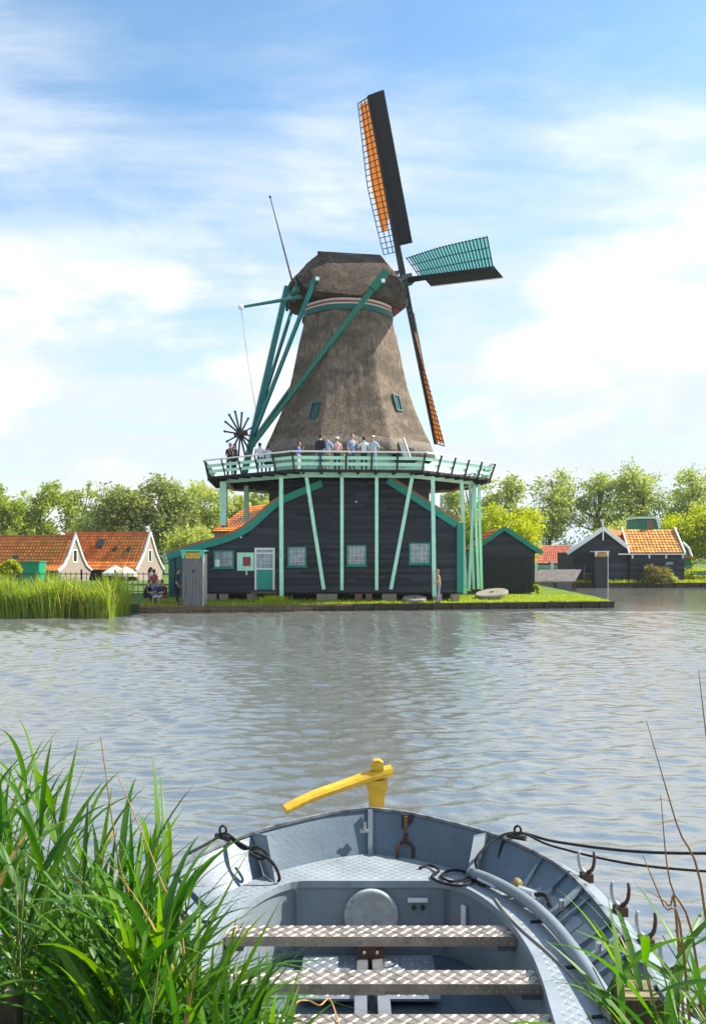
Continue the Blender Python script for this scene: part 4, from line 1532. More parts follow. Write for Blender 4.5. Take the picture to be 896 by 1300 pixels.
def tree(name, px, py_top, py_low, wpx, Y, label, m_leaf, nclump=26, nleaf=5200, lsize=.26, group=None, base=.4, trunk=True, open_=0.5, cat='tree', seed=0):
    rg = random.Random(seed * 77 + int(px * 13))
    top, low = PZ(py_top, Y), PZ(py_low, Y)
    x, r_ = PX(px, Y), wpx * (.60 if trunk else .5) * Y / F
    o = thing(name, label, cat, (x, Y, base), group)
    H_ = top - base
    cz, hz = (top + low) / 2, (top - low) / 2
    C_, Rr = [], []
    lobes = []
    nl = 13 if trunk else 6
    for i in range(nl):
        a = rg.random() * 6.283
        ph = -.85 + 1.7 * (i + rg.random() * .7) / nl
        xy = math.sqrt(max(0.05, 1 - ph * ph)) * rg.uniform(.25, .75)
        lobes.append((r_ * xy * math.cos(a), r_ * .8 * xy * math.sin(a), hz * .82 * ph, rg.uniform(.30, .48)))
    for i in range(nclump * 3):
        lb = lobes[i % nl]
        a, ph = rg.random() * 6.283, rg.uniform(-1, 1)
        q = lb[3] * rg.random() ** .4
        xy = math.sqrt(1 - ph * ph) * q
        C_.append((x + lb[0] + r_ * xy * math.cos(a), Y + lb[1] + r_ * xy * math.sin(a), min(top - .3, cz + lb[2] + min(hz, r_ * 1.2) * q * ph)))
        Rr.append(r_ * rg.uniform(.10, .24))
    Vv, Q = leaf_cloud(C_, Rr, int(nleaf * 1.55), lsize * .85)
    np_mesh('crown', Vv, Q, m_leaf, o)
    if trunk:
        mb = MB()
        tr = [Vector((x, Y, base - .1)), Vector((x + rg.uniform(-.15, .15) * r_, Y, base + H_ * .3)), Vector((x + rg.uniform(-.2, .2) * r_, Y, base + H_ * .62)), Vector((x, Y, base + H_ * .9))]
        pth = smooth_path(tr, 10)
        mb.tube(pth, [H_ * .022 * (1 - .085 * i) for i in range(10)], 7)
        for i in rg.sample(range(nclump * 3), 22):
            e = Vector(C_[i])
            k = 2 + int(6 * max(0, min(1, (e.z - base - H_ * .15) / H_)))
            st_ = pth[min(k, 8)]
            mid = st_.lerp(e, .5) + Vector((0, 0, -.03 * H_))
            mb.tube([st_, mid, e], [H_ * .009, H_ * .006, H_ * .002], 5)
        mb.build('trunk', mat('tree_bark', (0.055, 0.045, 0.035), 0.9, 0.3), o)
    return o


L_mid = leaf('midgreen_leaf', (0.17, 0.25, 0.03), (0.32, 0.38, 0.06), 0.45, tv=1.9)
L_dark = leaf('greygreen_leaf', (0.17, 0.22, 0.055), (0.28, 0.33, 0.10), 0.45, tv=1.9)
L_lite = leaf('light_leaf', (0.24, 0.30, 0.06), (0.38, 0.42, 0.10), 0.45, tv=1.9)
L_lime = leaf('lime_leaf', (0.24, 0.33, 0.012), (0.42, 0.45, 0.02), 0.45)
L_open = leaf('open_tree_leaf', (0.19, 0.26, 0.055), (0.34, 0.39, 0.10), 0.45, tv=1.9)
g1 = 'row of trees behind the cottages'
tree('tree', 4, 613, 716, 62, 108, 'green tree over the left roof of the mossy cottage', L_mid, 24, 4600, .28, g1, seed=1)
tree('tree', 55, 608, 716, 66, 112, 'rounded bright tree above the green booth', L_mid, 26, 5200, .28, g1, seed=2)
tree('tree', 101, 611, 716, 52, 116, 'thin open tree above the gable between the two cottages', L_open, 20, 2800, .28, g1, seed=3)
tree('tree', 150, 611, 716, 88, 104, 'broad dense grey-green willow above the open skylight', L_dark, 36, 8500, .27, g1, seed=4)
tree('tree', 207, 603, 716, 78, 106, 'tall dense grey-green willow beside the bell gable', L_dark, 34, 8000, .27, g1, seed=5)
tree('tree', 252, 608, 716, 66, 110, 'light green tree behind the teal barn verge', L_lite, 28, 6000, .28, g1, seed=6)
tree('tree', 297, 622, 716, 54, 114, 'pale tree seen between the left gallery posts', L_lite, 22, 4000, .28, g1, seed=7)
tree('tree', 332, 608, 716, 56, 118, 'pale tree seen beside the black octagon base', L_lite, 22, 4200, .28, g1, seed=8)
g2 = 'tall open trees behind the black house'
tree('tree', 641, 598, 690, 62, 128, 'tall open tree above the small shed', L_open, 26, 3400, .30, g2, seed=9)
tree('tree', 698, 595, 690, 66, 132, 'tall open tree with bare lower trunk above the red roof', L_open, 26, 3300, .30, g2, seed=10)
tree('tree', 757, 598, 690, 64, 134, 'tall open tree above the white gable finial', L_open, 26, 3400, .30, g2, seed=11)
tree('tree', 818, 588, 690, 78, 130, 'tallest open tree above the brick chimney', L_open, 32, 4600, .30, g2, seed=12)
tree('tree', 878, 595, 690, 70, 132, 'tall tree at the end of the row above the lime bushes', L_open, 28, 4200, .30, g2, seed=13)
tree('tree', 940, 595, 690, 80, 134, 'tall open tree at the far end of the row', L_open, 26, 3600, .30, g2, seed=14)
tree('tree', 590, 606, 690, 50, 140, 'open tree behind the right gallery posts', L_open, 20, 2600, .30, g2, seed=15)
g3 = 'lime green bushes'
tree('bush', 640, 644, 722, 92, 74, 'bright lime green bush behind the small shed', L_lime, 40, 9000, .17, g3, seed=16, cat='bush')
tree('bush', 598, 652, 722, 50, 76, 'bright lime green bush behind the cluster of green posts', L_lime, 26, 5000, .17, g3, seed=17, cat='bush')
tree('bush', 872, 640, 720, 74, 98, 'bright lime green bush behind the ochre tiled wing', L_lime, 38, 8000, .2, g3, seed=18, cat='bush')
tree('bush', 910, 650, 720, 60, 96, 'lime bush behind the dark green bench', L_lime, 30, 6000, .2, g3, seed=19, cat='bush')
tree('bush', 256, 672, 728, 80, 72, 'pale green willow bush between cottage and barn', L_lite, 40, 8000, .17, seed=20, cat='bush')
tree('bush', 787, 662, 715, 60, 112, 'pale yellow-green bush behind the white gable', L_lite, 24, 4200, .22, seed=21, cat='bush')
tree('shrub', 828, 718, 742, 44, 75.7, 'ochre green shrub below the tiled wing wall', leaf('ochre_leaf', (0.12, 0.13, 0.03), (0.30, 0.24, 0.06), 0.3), 26, 4200, .11, seed=22, trunk=False, cat='shrub', base=.42)
tree('shrub', 850, 725, 742, 22, 75.7, 'small green shrub at the right of the ochre shrub', L_lite, 14, 1600, .11, seed=23, trunk=False, cat='shrub', base=.42)
tree('shrub', 12, 708, 735, 26, 60, 'round clipped lime shrub beside the green booth', L_lime, 22, 3600, .10, seed=24, trunk=False, cat='shrub', base=.4)
tree('shrub', 882, 722, 746, 50, 79.5, 'low grass green shrub behind the bench', L_lime, 22, 3600, .12, seed=25, trunk=False, cat='shrub', base=.4)
tree('sapling', 681, 737, 755, 10, 52, 'tiny yellow-green sapling at the end of the lawn', L_lime, 8, 500, .06, seed=26, cat='sapling', base=.42)

# distant wood, one mass; blue of the hazy air painted into its leaves
C_, Rr = [], []
for i in range(260):
    px = random.uniform(-120, 1040)
    Y = random.uniform(230, 270)
    C_.append((PX(px, Y), Y, random.uniform(1, 9) * (0.8 + .3 * math.sin(px * .05))))
    Rr.append(random.uniform(2.5, 5))
Vv, Q = leaf_cloud(C_, Rr, 26000, .55)
tag(np_mesh('distant_wood', Vv, Q, leaf('haze_tinted_leaf', (0.06, 0.12, 0.09), (0.11, 0.17, 0.11), 0.3), kind='stuff'), 'low belt of woodland on the horizon, tinted blue for haze', 'woodland')

# far reed bed and bank growth -------------------------------------------------
L_reed = leaf('far_reed_leaf', (0.15, 0.25, 0.025), (0.34, 0.42, 0.05), 0.45, c3=(0.40, 0.30, 0.08))
pts, hs = [], []
for i in range(11000):
    x = random.uniform(-30, -10.75)
    d = random.random() ** 1.3 * 3.6
    pts.append((x, 38.7 + .25 * math.sin(x * 1.9) + d, -.1))
    hs.append(1.75 + .22 * math.sin(x * 2.3 + d) + .13 * math.sin(x * 5.1) + .1 * d * .5)
tag(blades('reed_bed', pts, np.array(hs) * .88, .075, .28, L_reed, seg=4), 'dense green reed bed along the far left bank', 'reeds')
pts, hs = [], []
for i in range(5500):
    x = random.uniform(-30, -10.7)
    d = random.random() ** 1.6 * 3.0
    pts.append((x, 38.7 + .25 * math.sin(x * 1.9) + d, random.uniform(.3, 1.25) + .2 * math.sin(x * 2.3 + d)))
    hs.append(.5)
tag(blades('reed_leaves', pts, np.array(hs), .07, .9, L_reed, seg=4, droop=.8), 'feathery drooping leaves of the far reed bed', 'reeds')
pts = []
for i in range(3500):
    x = random.uniform(15.2, 60)
    pts.append((x, 75.3 + random.random() ** 2 * 3, .4))
tag(blades('bank_grass', pts, .32, .06, .6, M_blade), 'rough grass along the top of the far bank', 'grass')
pts = []
for i in range(260):
    a = random.gauss(0, .35)
    pts.append((PX(347, 43.6) + a, 43.7 + random.gauss(0, .12), .36))
tag(blades('weed_tuft', pts, .45, .05, .7, M_blade, kind=None), 'leafy weed tuft growing at the foot of the green post', 'weed')

# ================================================================== BOAT
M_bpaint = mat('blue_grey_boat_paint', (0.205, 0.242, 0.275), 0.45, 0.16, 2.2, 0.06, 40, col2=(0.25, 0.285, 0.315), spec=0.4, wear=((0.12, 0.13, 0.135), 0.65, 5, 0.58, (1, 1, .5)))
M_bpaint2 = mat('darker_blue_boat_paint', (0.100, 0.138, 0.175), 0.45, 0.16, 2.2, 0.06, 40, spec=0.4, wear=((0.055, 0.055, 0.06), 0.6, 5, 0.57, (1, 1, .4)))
M_bdeck = mat('blue_grey_deck_paint', (0.25, 0.290, 0.325), 0.42, 0.18, 3.5, 0.08, 60, col2=(0.31, 0.35, 0.38), spec=0.5, wear=((0.17, 0.165, 0.155), 0.55, 6, 0.57, (1, 1, 1)))
M_alu = mat('worn_aluminium', (0.55, 0.45, 0.36), 0.46, 0.22, 7, 0.1, 60, metal=0.9, wear=((0.20, 0.165, 0.13), 0.7, 7, 0.54, (1, 2, 2)))
M_alug = mat('grey_floor_plate', (0.34, 0.37, 0.42), 0.45, 0.2, 6, 0.1, 50, metal=0.6)
M_yel = mat('yellow_paint', (0.72, 0.38, 0.010), 0.42, 0.18, 6, 0.12, 40, col2=(0.80, 0.50, 0.05), stretch=(1, 4, 4), wear=((0.36, 0.22, 0.08), 0.8, 9, 0.60, (1, 3, 3)))
M_rope = mat('dark_rope', (0.028, 0.026, 0.028), 0.9, 0.5, 30, 0.8, 120)
M_rust = mat('rusty_iron', (0.09, 0.045, 0.028), 0.8, 0.45, 14, 0.5, 60)
M_steel = mat('galvanised_steel', (0.45, 0.46, 0.48), 0.35, 0.2, 8, metal=0.8)

BYC = 5.0
boat = thing('boat', 'light blue-grey workboat with tread-plate seats and yellow tiller moored below the reeds', 'boat', (0.1, 4.8, 0.15))


def bp_(x, y, z):
    return Vector((x + 0.02 * y, y, z))


G_ = [(0, 6.38, .95), (.31, 6.265, .945), (.735, 5.99, .92), (.97, 5.80, .89), (1.13, 5.60, .865), (1.235, 5.38, .845), (1.30, 5.06, .82), (1.335, 4.75, .80), (1.36, 4.45, .79), (1.365, 4.1, .785), (1.35, 3.6, .785), (1.28, 3.25, .79)]
D_ = [(0, 6.22, .66), (.30, 6.10, .66), (.66, 5.84, .66), (.83, 5.62, .66), (.93, 5.45, .66), (1.0, 5.26, .66), (1.07, 4.98, .66), (1.10, 4.68, .66), (1.14, 4.38, .66), (1.17, 4.08, .66), (1.17, 3.6, .66), (1.10, 3.25, .66)]
E_ = [(0, 5.70, .66), (.24, 5.70, .66), (.47, 5.695, .66), (.60, 5.60, .66), (.69, 5.46, .66), (.755, 5.30, .66), (.82, 5.05, .66), (.865, 4.72, .66), (.87, 4.38, .66), (.85, 4.0, .66), (.84, 3.6, .66), (.82, 3.25, .66)]
B_ = [(0, 6.28, -.12), (.25, 6.12, -.12), (.62, 5.82, -.12), (.82, 5.6, -.12), (.94, 5.4, -.12), (1.02, 5.2, -.12), (1.09, 4.9, -.12), (1.12, 4.6, -.12), (1.15, 4.3, -.12), (1.16, 4.0, -.12), (1.14, 3.6, -.12), (1.05, 3.25, -.12)]


def sm_line(K, n=34, corner=False):
    h = resample(K, n) if corner else smooth_path(K, n)
    right = [bp_(*p) for p in h]
    left = [bp_(-p[0], p[1], p[2]) for p in h]
    return list(reversed(left)) + right[1:]


NB = 34
gl, dl, bl = sm_line(G_, NB), sm_line(D_, NB), sm_line(B_, NB)
el_ = sm_line(E_, NB)
nL = len(gl)


def inward(i, line, d):
    a, c = line[max(i - 1, 0)], line[min(i + 1, len(line) - 1)]
    t = (c - a)
    t.z = 0
    t.normalize()
    nn = Vector((t.y, -t.x, 0))
    cen = bp_(0, 4.6, 0)
    q = line[i]
    if (Vector((cen.x, cen.y, 0)) - Vector((q.x, q.y, 0))).dot(nn) < 0:
        nn = -nn
    return q + nn * d


# hull shell: outside, top edge, inside down to the deck
rub = [inward(i, gl, -0.13) + Vector((0, 0, -0.075)) for i in range(nL)]
rubl = [inward(i, gl, -0.125) + Vector((0, 0, -0.16)) for i in range(nL)]
gin = [inward(i, gl, 0.022) for i in range(nL)]
gin2 = [inward(i, gl, 0.020) + Vector((0, 0, -.02)) for i in range(nL)]
ginw = [inward(i, gl, 0.006) + Vector((0, 0, -.022)) for i in range(nL)]
dlo = [p + Vector((0, 0, -.02)) for p in dl]
mb = MB()
mb.grid([bl, rubl])
mb.grid([rubl, rub])
hull = mb.build('hull', M_bpaint, boat, smooth=True)
mb = MB()
mb.grid([rub, gl])
mb.build('rubbing_band', mat('pale_boat_paint', (0.21, 0.25, 0.28), 0.45, 0.15, 3), hull)
mb = MB()
mb.grid([gl, gin, gin2, ginw])
mb.build('gunwale', mat('scuffed_gunwale', (0.09, 0.10, 0.11), 0.6, 0.6, 9, col2=(0.30, 0.33, 0.35)), boat, smooth=False)
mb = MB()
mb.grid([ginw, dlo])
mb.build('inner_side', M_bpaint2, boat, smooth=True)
# bow end closed under the camera
mb = MB()
mb.add([gl[0], gl[-1], bl[-1], bl[0]], [(0, 1, 2, 3)])
mb.build('bow_board', M_bpaint, boat)
# deck
mb = MB()
mb.grid([dl, el_])
deck = mb.build('deck', M_bdeck, boat)
lip0 = [inward(i, el_, 0.004) + Vector((0, 0, .0)) for i in range(nL)]
lip1 = [p + Vector((0, 0, -.045)) for p in lip0]
lipb = [inward(i, el_, -.012) + Vector((0, 0, -.045)) for i in range(nL)]
mb = MB()
mb.grid([el_, lip0, lip1, lipb])
mb.build('deck_lip', M_bdeck, boat)
wl0 = lipb
wl1 = [Vector((p.x, p.y, .16)) for p in lipb]
mb = MB()
mb.grid([wl0, wl1])
mb.build('well_side', M_bpaint, boat)
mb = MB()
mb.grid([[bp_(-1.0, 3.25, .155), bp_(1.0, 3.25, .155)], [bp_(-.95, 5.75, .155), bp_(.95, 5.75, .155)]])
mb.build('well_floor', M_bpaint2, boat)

# tread pattern on the deck: small raised lens bars
mb = MB()


def lens(mb, c, d, up_, L, W, Hh):
    s = up_.cross(d).normalized()
    mb.add([c - d * L, c - s * W, c + d * L, c + s * W, c + up_ * Hh - d * L * .3, c + up_ * Hh + d * L * .3],
           [(0, 1, 4), (1, 2, 5, 4), (3, 4, 5, 2), (0, 4, 3)])


zup = Vector((0, 0, 1))


def in_deck(x, y):
    """between the outer deck line and the well edge, by station on the right half"""
    ax = abs(x - .02 * y)
    if y > 5.70:
        lim = np.interp(-y, [-p[1] for p in D_], [p[0] for p in D_])
        return ax < lim - .05 and y > 5.73
    lo = np.interp(-y, [-p[1] for p in E_[2:]], [p[0] for p in E_[2:]])
    hi = np.interp(-y, [-p[1] for p in D_], [p[0] for p in D_])
    return lo + .045 < ax < hi - .06


k = 0
yy = 3.9
while yy < 6.2:
    xx = -1.25
    j = 0
    while xx < 1.35:
        if in_deck(xx, yy):
            d = Vector((1, 1, 0)).normalized() if (k + j) % 2 else Vector((1, -1, 0)).normalized()
            lens(mb, Vector((xx, yy, .6602)), d, zup, .017, .0045, .0022)
        xx += .036
        j += 1
    yy += .033
    k += 1
mb.build('tread_pattern', M_bdeck, deck, kind='stuff')

# thwarts of tread plate
for (y0, half, zt) in ((5.06, .835, .605), (4.51, .875, .605), (4.07, .88, .605), (3.65, .86, .605)):
    T = MB()
    T.span(bp_(-half, y0 - .075, zt - .055), bp_(half, y0 + .075, zt))
    th_ = T.build('thwart', M_alu, boat)
    mb = MB()
    nx_ = int(2 * half / .0415)
    for r_ in range(4):
        for i in range(nx_):
            c = bp_(-half + .02 + i * .0415 + (.01 if r_ % 2 else 0), y0 - .057 + r_ * .038, zt + .0006)
            d = Vector((1, .9, 0)).normalized() if (i + r_) % 2 else Vector((1, -.9, 0)).normalized()
            lens(mb, c, d, zup, .024, .0075, .0045)
    for i in range(nx_ * 2):
        c = bp_(-half + .012 + i * .0207, y0 - .0756, zt - .028 - (.012 if i % 2 else -.008))
        lens(mb, c, Vector((.5, 0, 1 if i % 2 else -1)).normalized(), Vector((0, -1, 0)), .011, .004, .003)
    mb.build('tread_pattern', M_alu, th_, kind='stuff')
    for s in (-1, 1):
        MB().span(bp_(s * (half + .0), y0 - .06, zt - .09), bp_(s * (half - .10), y0 + .06, zt - .058)).build('bracket', M_bpaint2, th_)

# well details
hy = 5.70
c = bp_(0.005, hy - .02, .435)
rows = []
for r_, dy in ((.178, .02), (.178, -.004), (.170, -.014), (.150, -.016), (.142, -.009), (.001, -.009)):
    rows.append([c + Vector((r_ * math.cos(a), dy, r_ * math.sin(a))) for a in [i * math.pi / 18 for i in range(36)]])
mb = MB()
mb.grid(rows, True)
M_hatch = mat('scuffed_pale_hatch', (0.42, 0.44, 0.44), 0.5, 0.22, 14, wear=((0.16, 0.15, 0.14), 0.7, 9, 0.57, (1, 1, 1)))
ha = mb.build('inspection_hatch', M_hatch, boat, smooth=True)
for a in (20, 140, 260):
    MB().box(c + Vector((.162 * math.cos(R(a)), -.02, .162 * math.sin(R(a)))), (.022, .012, .022)).build('screw', M_steel, ha)
pl = MB().span(bp_(.245, hy - .022, .525), bp_(.375, hy - .008, .550)).build('name_plate', M_white, boat)
for x_ in (.285, .345):
    MB().tube([bp_(x_, hy - .024, .487), bp_(x_, hy - .006, .487)], .015, 10).build('drain_hole', M_iron, boat)
MB().box(bp_(.60, 5.58, .46), (.035, .014, .17), (Vector((.72, -.69, 0)), Vector((.69, .72, 0)), zup)).build('pale_patch', M_white, boat)  # small upright white patch on the well side
# seams on the well sides
for s in (-1, 1):
    MB().box(bp_(s * .487, 5.672, .41), (.012, .012, .40)).build('seam', M_bpaint2, boat)
# floor plates, keel box
for (x0, x1, y0, y1, z_, t_) in ((-.42, -.09, 5.05, 5.60, .215, .02), (.09, .40, 5.05, 5.60, .215, .02), (-.42, -.10, 4.2, 4.85, .20, -.0), (.13, .66, 4.15, 4.70, .255, .0)):
    f_ = MB().span(bp_(x0, y0, z_ - .015), bp_(x1, y1, z_)).build('floor_plate', M_alug, boat)
    mb = MB()
    i = 0
    yy = y0 + .04
    while yy < y1 - .03:
        xx = x0 + .03
        j = 0
        while xx < x1 - .02:
            lens(mb, bp_(xx, yy, z_ + .0004), Vector((1, 1, 0)).normalized() if (i + j) % 2 else Vector((1, -1, 0)).normalized(), zup, .021, .006, .004)
            xx += .046
            j += 1
        yy += .046
        i += 1
    mb.build('tread_pattern', M_alug, f_, kind='stuff')
MB().span(bp_(-.075, 5.0, .16), bp_(-.02, 5.62, .26)).build('keel_rail', M_steel, boat)
MB().span(bp_(.02, 5.0, .16), bp_(.075, 5.62, .26)).build('keel_rail', M_steel, boat)
kb = MB().span(bp_(-.085, 5.46, .165), bp_(.085, 5.64, .335)).build('keel_bracket', M_rust, boat)
for x_ in (-.04, .04):
    MB().ball(bp_(x_, 5.452, .30), .012, 8, 5).build('bolt', M_steel, kb)
for x_ in (-.075, .055):
    MB().span(bp_(x_, 4.15, .16), bp_(x_ + .055, 4.9, .31)).build('keel_rail', M_alug, boat)
MB().span(bp_(-.035, 4.15, .16), bp_(.035, 4.95, .19)).build('keel_slot', M_iron, boat)
MB().beam(bp_(.095, 4.2, .22), bp_(.095, 5.0, .22), .02, .05).build('floor_edge', M_steel, boat)

# stern post, latch, hull ribs
MB().beam(bp_(0, 6.205, .655), bp_(0, 6.33, .945), .035, .03, (0, 1, 0)).build('stern_post', M_bpaint, boat)
lt = MB().span(bp_(-.075, 6.20, .815), bp_(-.012, 6.235, .83)).build('latch', M_steel, boat)
MB().tube([bp_(-.04, 6.215, .832), bp_(-.04, 6.215, .885)], .011, 8).build('pin', M_steel, lt)
for i_ in (4, 5, 6, 7, 8, 9):
    for s in (-1, 1):
        a, c = Vector(G_[i_]), Vector(D_[i_])
        if s > 0 or i_ > 4:
            MB().beam(bp_(s * (a.x - .02), a.y, a.z - .03), bp_(s * (c.x - .008), c.y, .665), .012, .03).build('rib', M_bpaint2, boat)
# gusset plates at the stern quarters and knee bars
for s in (-1, 1):
    g, d = bp_(s * .81, 5.93, .905), bp_(s * .70, 5.79, .663)
    e = bp_(s * .56, 5.70, .663)
    g2 = bp_(s * .70, 6.0, .91)
    MB().prism([g, d, bp_(s * .62, 5.66, .664), bp_(s * .70, 5.86, .905)], (s * .012, .012, 0)).build('gusset', M_bpaint, boat)
    for (x0, y0, x1, y1, z1) in ((1.02, 5.06, 1.285, 5.2, .825), (1.09, 4.50, 1.345, 4.60, .79), (1.10, 4.02, 1.35, 4.10, .78)):
        kn = MB().beam(bp_(s * x0, y0, .672), bp_(s * x1, y1, z1), .018, .05, (0, 1, 0)).build('knee_bar', M_bpaint, boat)
        MB().tube([bp_(s * (x0 + .10), y0 + .03, .72), bp_(s * (x0 + .10), y0 + .02, .78)], .016, 8).build('bolt', M_steel, kn)
        MB().tube([bp_(s * (x0 - .09), y0 - .02, .668), bp_(s * (x0 + .02), y0, .668)], .008, 6).build('hook', M_iron, kn)
# conduit tube along the right side
tubep = [bp_(.66, 5.74, .70), bp_(.80, 5.52, .715), bp_(.94, 5.24, .715), bp_(1.03, 4.9, .715), bp_(1.08, 4.5, .715), bp_(1.11, 4.0, .715), bp_(1.1, 3.6, .715)]
cdt = MB().tube(smooth_path(tubep, 26), .036, 10).build('conduit', M_bpaint, boat, smooth=True)
MB().tube([bp_(.70, 5.62, .70), bp_(.80, 5.48, .70)], .014, 8).build('clip', M_steel, cdt)
MB().tube([bp_(.93, 5.40, .72), bp_(1.0, 5.28, .735)], .024, 8).build('valve', mat('pale_plastic', (0.5, 0.55, 0.58), 0.4), cdt)
MB().ball(bp_(.92, 5.44, .74), .035, 8, 6).build('valve_cap', mat('yellow_brown_cap', (0.30, 0.22, 0.07), 0.6, 0.4), cdt)
MB().tube(smooth_path([bp_(1.0, 5.26, .74), bp_(1.05, 5.2, .76), bp_(1.06, 5.12, .73), bp_(1.04, 5.06, .76)], 12), .014, 6).build('cable', M_rope, cdt)

# shackle hung on the stern
sx = .255
sk = MB().span(bp_(sx - .028, 6.235, .83), bp_(sx + .05, 6.275, .935)).build('fender_pad', M_iron, boat)
MB().span(bp_(sx - .014, 6.222, .80), bp_(sx + .014, 6.234, .925)).build('strap', mat('brown_leather', (0.16, 0.08, 0.03), 0.6, 0.4), sk)
MB().tube([bp_(sx, 6.21, .81), bp_(sx - .01, 6.19, .765)], .016, 8).build('link', M_rust, sk)
ul = [bp_(sx - .065, 6.11, .665)] + [bp_(sx - .01 + .055 * math.cos(a), 6.13 + .03 * math.sin(a), .715 + .05 * math.sin(a)) for a in [math.pi - i * math.pi / 10 for i in range(11)]] + [bp_(sx + .045, 6.11, .665)]
MB().tube(ul, .012, 8).build('shackle', M_rust, sk, smooth=True)
# cleats with rings on the quarters
for s in (-1, 1):
    q = bp_(s * .99, 5.83, .905)
    MB().tube([q + Vector((-.05, .03, .0)), q + Vector((.05, -.03, .0))], .02, 8).build('cleat', M_iron, boat)
    ring = [q + Vector((.022 * math.cos(a), 0, .045 + .030 * math.sin(a))) for a in [i * math.pi / 8 for i in range(17)]]
    MB().tube(ring, .009, 6, cap=False).build('ring', M_iron, boat, smooth=True)
# rowlocks on the right band
for (x_, y_, z_) in ((1.335, 5.36, .83), (1.42, 4.93, .80), (1.455, 4.58, .775), (1.47, 4.25, .76), (1.47, 3.9, .76)):
    q = bp_(x_, y_, z_)
    rk = MB().box(q + Vector((0, 0, -.02)), (.07, .07, .05)).build('rowlock', M_rust, boat)
    for s in (-1, 1):
        MB().tube(smooth_path([q + Vector((0, 0, 0)), q + Vector((s * .035, -s * .012, .035)), q + Vector((s * .045, -s * .015, .10)), q + Vector((s * .04, -s * .014, .14))], 8), [.014, .013, .012, .011, .011, .010, .009, .008], 7).build('horn', M_steel if s < 0 else M_rust, rk, smooth=True)
    MB().tube([q + Vector((0, 0, -.04)), q + Vector((.01, 0, -.16))], .012, 6).build('shank', M_iron, rk)

# rudder head and tiller
rd_ = MB()
y_ = 6.47
X0 = .045
rd_.prism([bp_(X0 - .052, y_ - .03, .74), bp_(X0 + .05, y_ - .03, .74), bp_(X0 + .062, y_ - .03, 1.03), bp_(X0 + .085, y_ - .03, 1.06), bp_(X0 + .085, y_ - .03, 1.12), bp_(X0 - .075, y_ - .03, 1.12), bp_(X0 - .075, y_ - .03, 1.075), bp_(X0 - .058, y_ - .03, 1.04)], (0, .075, 0))
rd_.prism([bp_(X0 - .04, y_ - .028, 1.2), bp_(X0 + .055, y_ - .028, 1.2), bp_(X0 + .05, y_ - .028, 1.255), bp_(X0 + .02, y_ - .028, 1.275), bp_(X0 - .022, y_ - .028, 1.27), bp_(X0 - .04, y_ - .028, 1.245)], (0, .07, 0))
rud = rd_.build('rudder_head', M_yel, boat)
MB().span(bp_(-.012, 6.44, -.3), bp_(.012, 6.82, .735)).build('rudder_blade', M_bpaint2, rud)
tl = smooth_path([bp_(X0 + .115, 6.50, 1.185), bp_(X0 - .06, 6.46, 1.15), bp_(X0 - .26, 6.38, 1.10), bp_(X0 - .46, 6.28, 1.055), bp_(X0 - .58, 6.22, 1.015), bp_(X0 - .655, 6.18, .985)], 18)
MB().tube(tl, [.050, .050, .049, .048, .047, .046, .045, .045, .044, .044, .043, .042, .042, .041, .041, .040, .040, .038], 10, flat=.9).build('tiller', M_yel, boat, smooth=False)

# ropes (separate things)
def rope(name, pts, r_, label, m_=M_rope, n_=50, cat='rope'):
    pth = smooth_path(pts, n_)
    mb = MB()
    mb.tube(pth, r_, 7)
    return tag(mb.build(name, m_, None, smooth=True), label, cat)


rope('mooring_rope', [bp_(.72, 5.70, .70), bp_(.70, 5.72, .80), bp_(.86, 5.84, .90), bp_(1.02, 5.85, .925), bp_(1.25, 5.72, .905), bp_(1.75, 5.35, .965), bp_(2.6, 4.95, 1.10), bp_(4.0, 4.2, 1.34)], .0095,
     'upper dark mooring rope running taut from the right quarter cleat', n_=60)
rope('mooring_rope', [bp_(.84, 5.76, .72), bp_(.90, 5.84, .88), bp_(1.02, 5.83, .93), bp_(1.22, 5.70, .88), bp_(1.72, 5.30, .895), bp_(2.6, 4.85, 1.00), bp_(4.0, 4.15, 1.22)], .008,
     'lower dark mooring rope sagging beside the rowlocks', n_=60)
def PD(px, py, z=.674):
    Y = (CAMH - z) * F / (py - HZ)
    return Vector((PX(px, Y), Y, z))


cl = [(532, 1102), (545, 1098), (557, 1105), (548, 1113), (562, 1121), (585, 1124), (601, 1117), (590, 1107), (572, 1105), (560, 1112), (575, 1119), (600, 1111), (617, 1104), (629, 1110), (626, 1121), (611, 1123), (600, 1112), (606, 1102)]
rope('rope_coil', [PD(a, c, .672 + .006 * (k % 3)) for k, (a, c) in enumerate(cl)], .0095, 'tangled coil of dark rope lying on the right of the stern deck', n_=150)
rope('chain_rope', [bp_(-1.18, 5.58, .875), bp_(-1.06, 5.76, .895), bp_(-.98, 5.84, .925), bp_(-.86, 5.74, .89), bp_(-.74, 5.68, .85), bp_(-.66, 5.66, .815), bp_(-.61, 5.64, .76), bp_(-.59, 5.64, .70), bp_(-.60, 5.66, .672)], .0105,
     'short dark rope hanging from the left quarter ring onto the deck', n_=44)
for k in range(5):
    pass
rope('rope_end', [bp_(-.95, 5.82, .92), bp_(-.84, 5.72, .865), bp_(-.75, 5.70, .885), bp_(-.68, 5.69, .84), bp_(-.72, 5.71, .80), bp_(-.80, 5.73, .83)], .0105,
     'knotted rope end twisted round the left quarter rope', n_=30)
rope('thin_cord', [bp_(.77, 5.42, .667), bp_(.80, 5.2, .67), bp_(.86, 4.95, .668), bp_(.97, 4.6, .668), bp_(1.05, 4.25, .67), bp_(1.1, 3.9, .69), bp_(1.16, 3.5, .80)], .0065,
     'thin pale cord lying along the right side deck', mat('pale_cord', (0.35, 0.30, 0.25), 0.9), n_=40)
